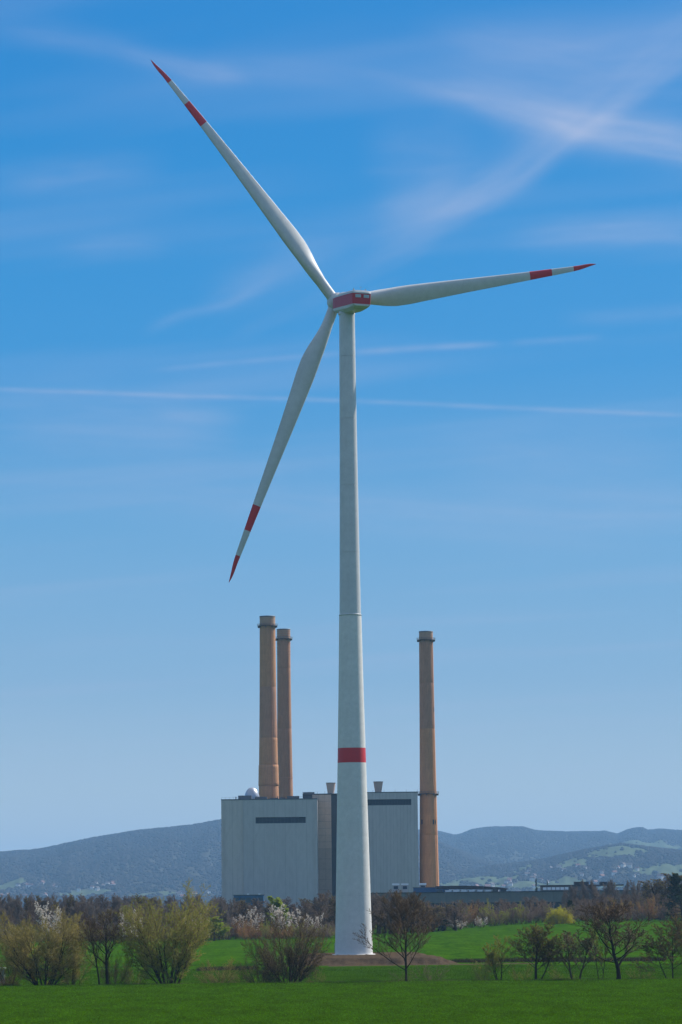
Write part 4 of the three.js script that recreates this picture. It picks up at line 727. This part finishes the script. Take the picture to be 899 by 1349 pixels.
for (const [x, y, w] of [[486, 1176, 32], [500, 1180, 30], [514, 1172, 36], [528, 1178, 32], [542, 1180, 32], [556, 1186, 30], [570, 1194, 30], [584, 1196, 28], [600, 1194, 32]]) belt(rb() < 0.5 ? 'woody' : 'woodyDark', 'belt_tree', beh, 'tree', x, 1110 + J(12), y, w, 'bare trees before the flat hall');
for (let x = 480; x < 612; x += 9) belt(rb() < 0.5 ? 'woody' : 'woodyDark', 'belt_tree', beh, 'tree', x + J(3), 1135 + J(10), 1184 + J(6) + (x > 560 ? 6 : 0), 28 + J(5), 'bare trees before the flat hall');
for (let x = 484; x < 735; x += 10) belt(['scrub', 'scrub', 'bronze', 'scrubOlive'][Math.floor(rb() * 4)], 'hall_scrub', 'brown brushy scrub between the rising meadow and the flat hall', 'shrub', x + J(4), 1150 + J(8) + (x - 488) * 0.1, 1195 + J(6) - (x - 488) * 0.010, 28 + J(5), 'scrub before the flat hall');
for (let x = 760; x < 930; x += 12) belt(['scrub', 'scrub', 'bronze'][Math.floor(rb() * 3)], 'hall_scrub', 'brown brushy scrub between the rising meadow and the flat hall', 'shrub', x + J(4), 1190 + J(8), 1187 + J(6), 28 + J(5), 'scrub before the flat hall');
for (const [x, y, w] of [[612, 1188, 28], [626, 1185, 32], [642, 1190, 26], [664, 1184, 30], [680, 1188, 28], [697, 1181, 32], [716, 1184, 28]]) belt('woody', 'belt_tree', 'rounded bare brown tree standing in the scrub before the flat hall', 'tree', x, 1210 + J(10), y, w, 'rounded trees before the flat hall');
for (let x = 762; x < 862; x += 11) belt(rb() < 0.6 ? 'woody' : 'woodyDark', 'belt_tree', 'rounded bare brown tree standing in the scrub before the flat hall', 'tree', x + J(4), 1225 + J(10), 1179 + J(5), 28 + J(4), 'rounded trees before the flat hall');
belt('fresh', 'leafing_tree', 'small yellow-green tree in young leaf in the scrub before the flat hall', 'tree', 676, 1200, 1196, 18);
belt('blossom', 'blossom_tree', 'small white blossoming bush at the meadow edge before the flat hall', 'tree', 601, 1130, 1210, 22);
belt('blossom', 'blossom_tree', 'faint whitish blossoming bush near the yellow flowering bush', 'tree', 633, 1135, 1208, 18);
belt('yellow', 'flowering_bush', 'bright yellow flowering rounded bush at the meadow edge', 'shrub', 737, 1140, 1192.5, 42);
belt('conifer', 'dark_conifer', 'dark evergreen standing right behind the yellow flowering bush', 'tree', 752, 1225, 1186, 17);
belt('conifer', 'dark_conifer', 'low dark evergreen in the scrub past the tall bare poplars', 'tree', 870, 1200, 1188, 16);
belt('conifer', 'dark_conifer', 'dark low evergreen bush behind the lone bare tree', 'tree', 577, 1118, 1206, 22);
belt('conifer', 'dark_conifer', 'tall dark evergreen above the last brook trees', 'tree', 899, 1180, 1152, 30);
for (let x = 742; x < 880; x += 4.6) belt('poplar', 'bare_poplar', 'tall thin bare poplar in the row in front of the flat hall', 'tree', x + J(2.5), 1300 + J(20), 1164 + J(6) + (x < 770 ? 8 : 0), 12 + J(2), 'row of bare poplars');
for (const [x, y, w] of [[858, 1166, 26], [874, 1158, 34], [892, 1156, 34], [912, 1154, 34]]) belt('woodyDark', 'belt_tree', 'broad bare dark tree beyond the poplar row', 'tree', x, 1270 + J(12), y, w, 'broad bare trees beyond the poplars');
for (const [x, y] of [[708, 1158.5], [721, 1161]]) { const o = belt('conifer', 'spire_tree', 'slender dark spire-like evergreen far behind the flat hall', 'tree', x, 2400, y, 4.5, 'slender evergreens behind the hall'); }

// small pale-roofed shelter at the edge of the meadow
{
  const p = groundAt(2, 560), s = mpp(p), top = at(2, 1274.5, 560).y, o = thing('field_shelter', 'small shelter with a pale flat roof beyond the rust-coloured bush', 'shelter', [p.x, p.y, p.z]), h = top - p.y;
  part('wall', boxAt(-0.7, 0.7, -0.2, h - 0.32, -0.6, 0.6), mat(0.16, 0.22, 0.21, 0.7), o); part('roof', boxAt(-0.85, 0.85, h - 0.16, h, -0.8, 0.8), mat(0.75, 0.72, 0.60, 0.5), o);
  for (const x of [-0.65, 0.65]) part('post', boxAt(x - 0.04, x + 0.04, h - 0.33, h - 0.165, 0.5, 0.58), bark.dark, o);
}

// ---------------------------------------------------------------- ground cover
function tuftGeo(seed, blades, hgt, wid, spread) {
  const r = rngOf(seed), m = new Mesher();
  for (let k = 0; k < blades; k++) {
    const a = r() * 6.28, c = new THREE.Vector3(Math.cos(a) * spread * r(), -0.01, Math.sin(a) * spread * r()), l = hgt * (0.6 + 0.6 * r()), t = r() * 6.28, b = 0.25 + 0.5 * r(), base = m.p.length / 3, s = [Math.cos(t) * wid / 2, Math.sin(t) * wid / 2];
    m.p.push(c.x - s[0], c.y, c.z - s[1], c.x + s[0], c.y, c.z + s[1], c.x + Math.cos(a) * l * b, c.y + l, c.z + Math.sin(a) * l * b);
    for (let q = 0; q < 3; q++) m.n.push(-s[1] / wid, 0.6, s[0] / wid); m.i.push(base, base + 1, base + 2);
  }
  return m.geo();
}
function cover(name, label, category, geo, m, n, seed, spot) {     // spot(r) -> [x, z, size, color]
  const r = rngOf(seed), list = []; for (let i = 0; i < n; i++) { const s = spot(r); if (s) list.push(s); }
  const o = new THREE.InstancedMesh(geo, m, list.length), m4 = new THREE.Matrix4(), q = new THREE.Quaternion(), Y = new THREE.Vector3(0, 1, 0), c = new THREE.Color();
  list.forEach(([x, z, s, col], i) => { q.setFromAxisAngle(Y, (i * 2.399) % 6.283); m4.compose(new THREE.Vector3(x, heightAt(x, z) + 0.02, z), q, new THREE.Vector3(s, s, s)); o.setMatrixAt(i, m4); o.setColorAt(i, c.setRGB(...col)); });
  o.name = name; shade(o); scene.add(o); tag(o, label, category, null, 'stuff');
}
const blade = new THREE.MeshPhysicalMaterial({ color: 0xffffff, roughness: 0.9, specularIntensity: 0.04, transmission: 0.3, thickness: 0, side: THREE.DoubleSide });
cover('wheat_leaves', 'short dense leaves of young winter wheat', 'wheat', tuftGeo(1, 6, 0.17, 0.035, 0.16), blade, 300000, 601, (r) => {
  const d = 330 + 187 * r(), x = CAM.x + (r() * 2 - 1) * (d * 0.1124 + 16), k = 0.55 + 1.1 * r() * r() + 0.16 * n2(x * 0.15, d * 0.05) + 0.14 * n2(x * 1.1, d * 0.35); return [x, DIST - d, 0.6 + 0.9 * r() * r(), [0.080 * k + 0.018 * r(), 0.205 * k, 0.001 * k]];
});
cover('brook_weeds', 'rough dry grass and weeds along the brook', 'weeds', tuftGeo(2, 7, 0.55, 0.05, 0.3), blade, 16000, 602, (r) => {
  const d = 518 + 26 * r() * r(), x = CAM.x + (r() * 2 - 1) * 90; if (n2(x * 0.12, d * 0.1) + 0.5 * n2(x * 0.5, d) < -0.1) return null; const k = r(); return [x, DIST - d, 0.5 + 0.7 * r() * r(), k < 0.55 ? [0.06, 0.12, 0.016] : [0.13, 0.115, 0.045]];
});
cover('meadow_grass', 'uneven meadow grass between the brook and the turbine mound', 'grass', tuftGeo(3, 6, 0.22, 0.05, 0.3), blade, 90000, 603, (r) => {
  const d = 532 + 152 * r(), x = CAM.x + (r() * 2 - 1) * (d * 0.1124 + 14), k = 0.8 + 0.4 * r() + 0.2 * n2(x * 0.08, d * 0.03); return [x, DIST - d, 0.6 + 0.7 * r(), [0.066 * k, 0.155 * k, 0.002 * k]];
});
cover('ditch_scrub', 'dark low scrub lining the ditch across the meadow', 'scrub', tuftGeo(4, 14, 0.75, 0.06, 0.5), blade, 2600, 604, (r) => {
  const left = r() < 0.25, x = left ? -34 + 12 * r() : 23 + 50 * r(), d = (left ? 668 : 722) + 5 * r() + 1.5 * Math.sin(x * 0.2); return [x, DIST - d, 0.6 + 0.8 * r(), r() < 0.5 ? [0.035, 0.042, 0.016] : [0.06, 0.05, 0.03]];
});

renderer.render(scene, camera);
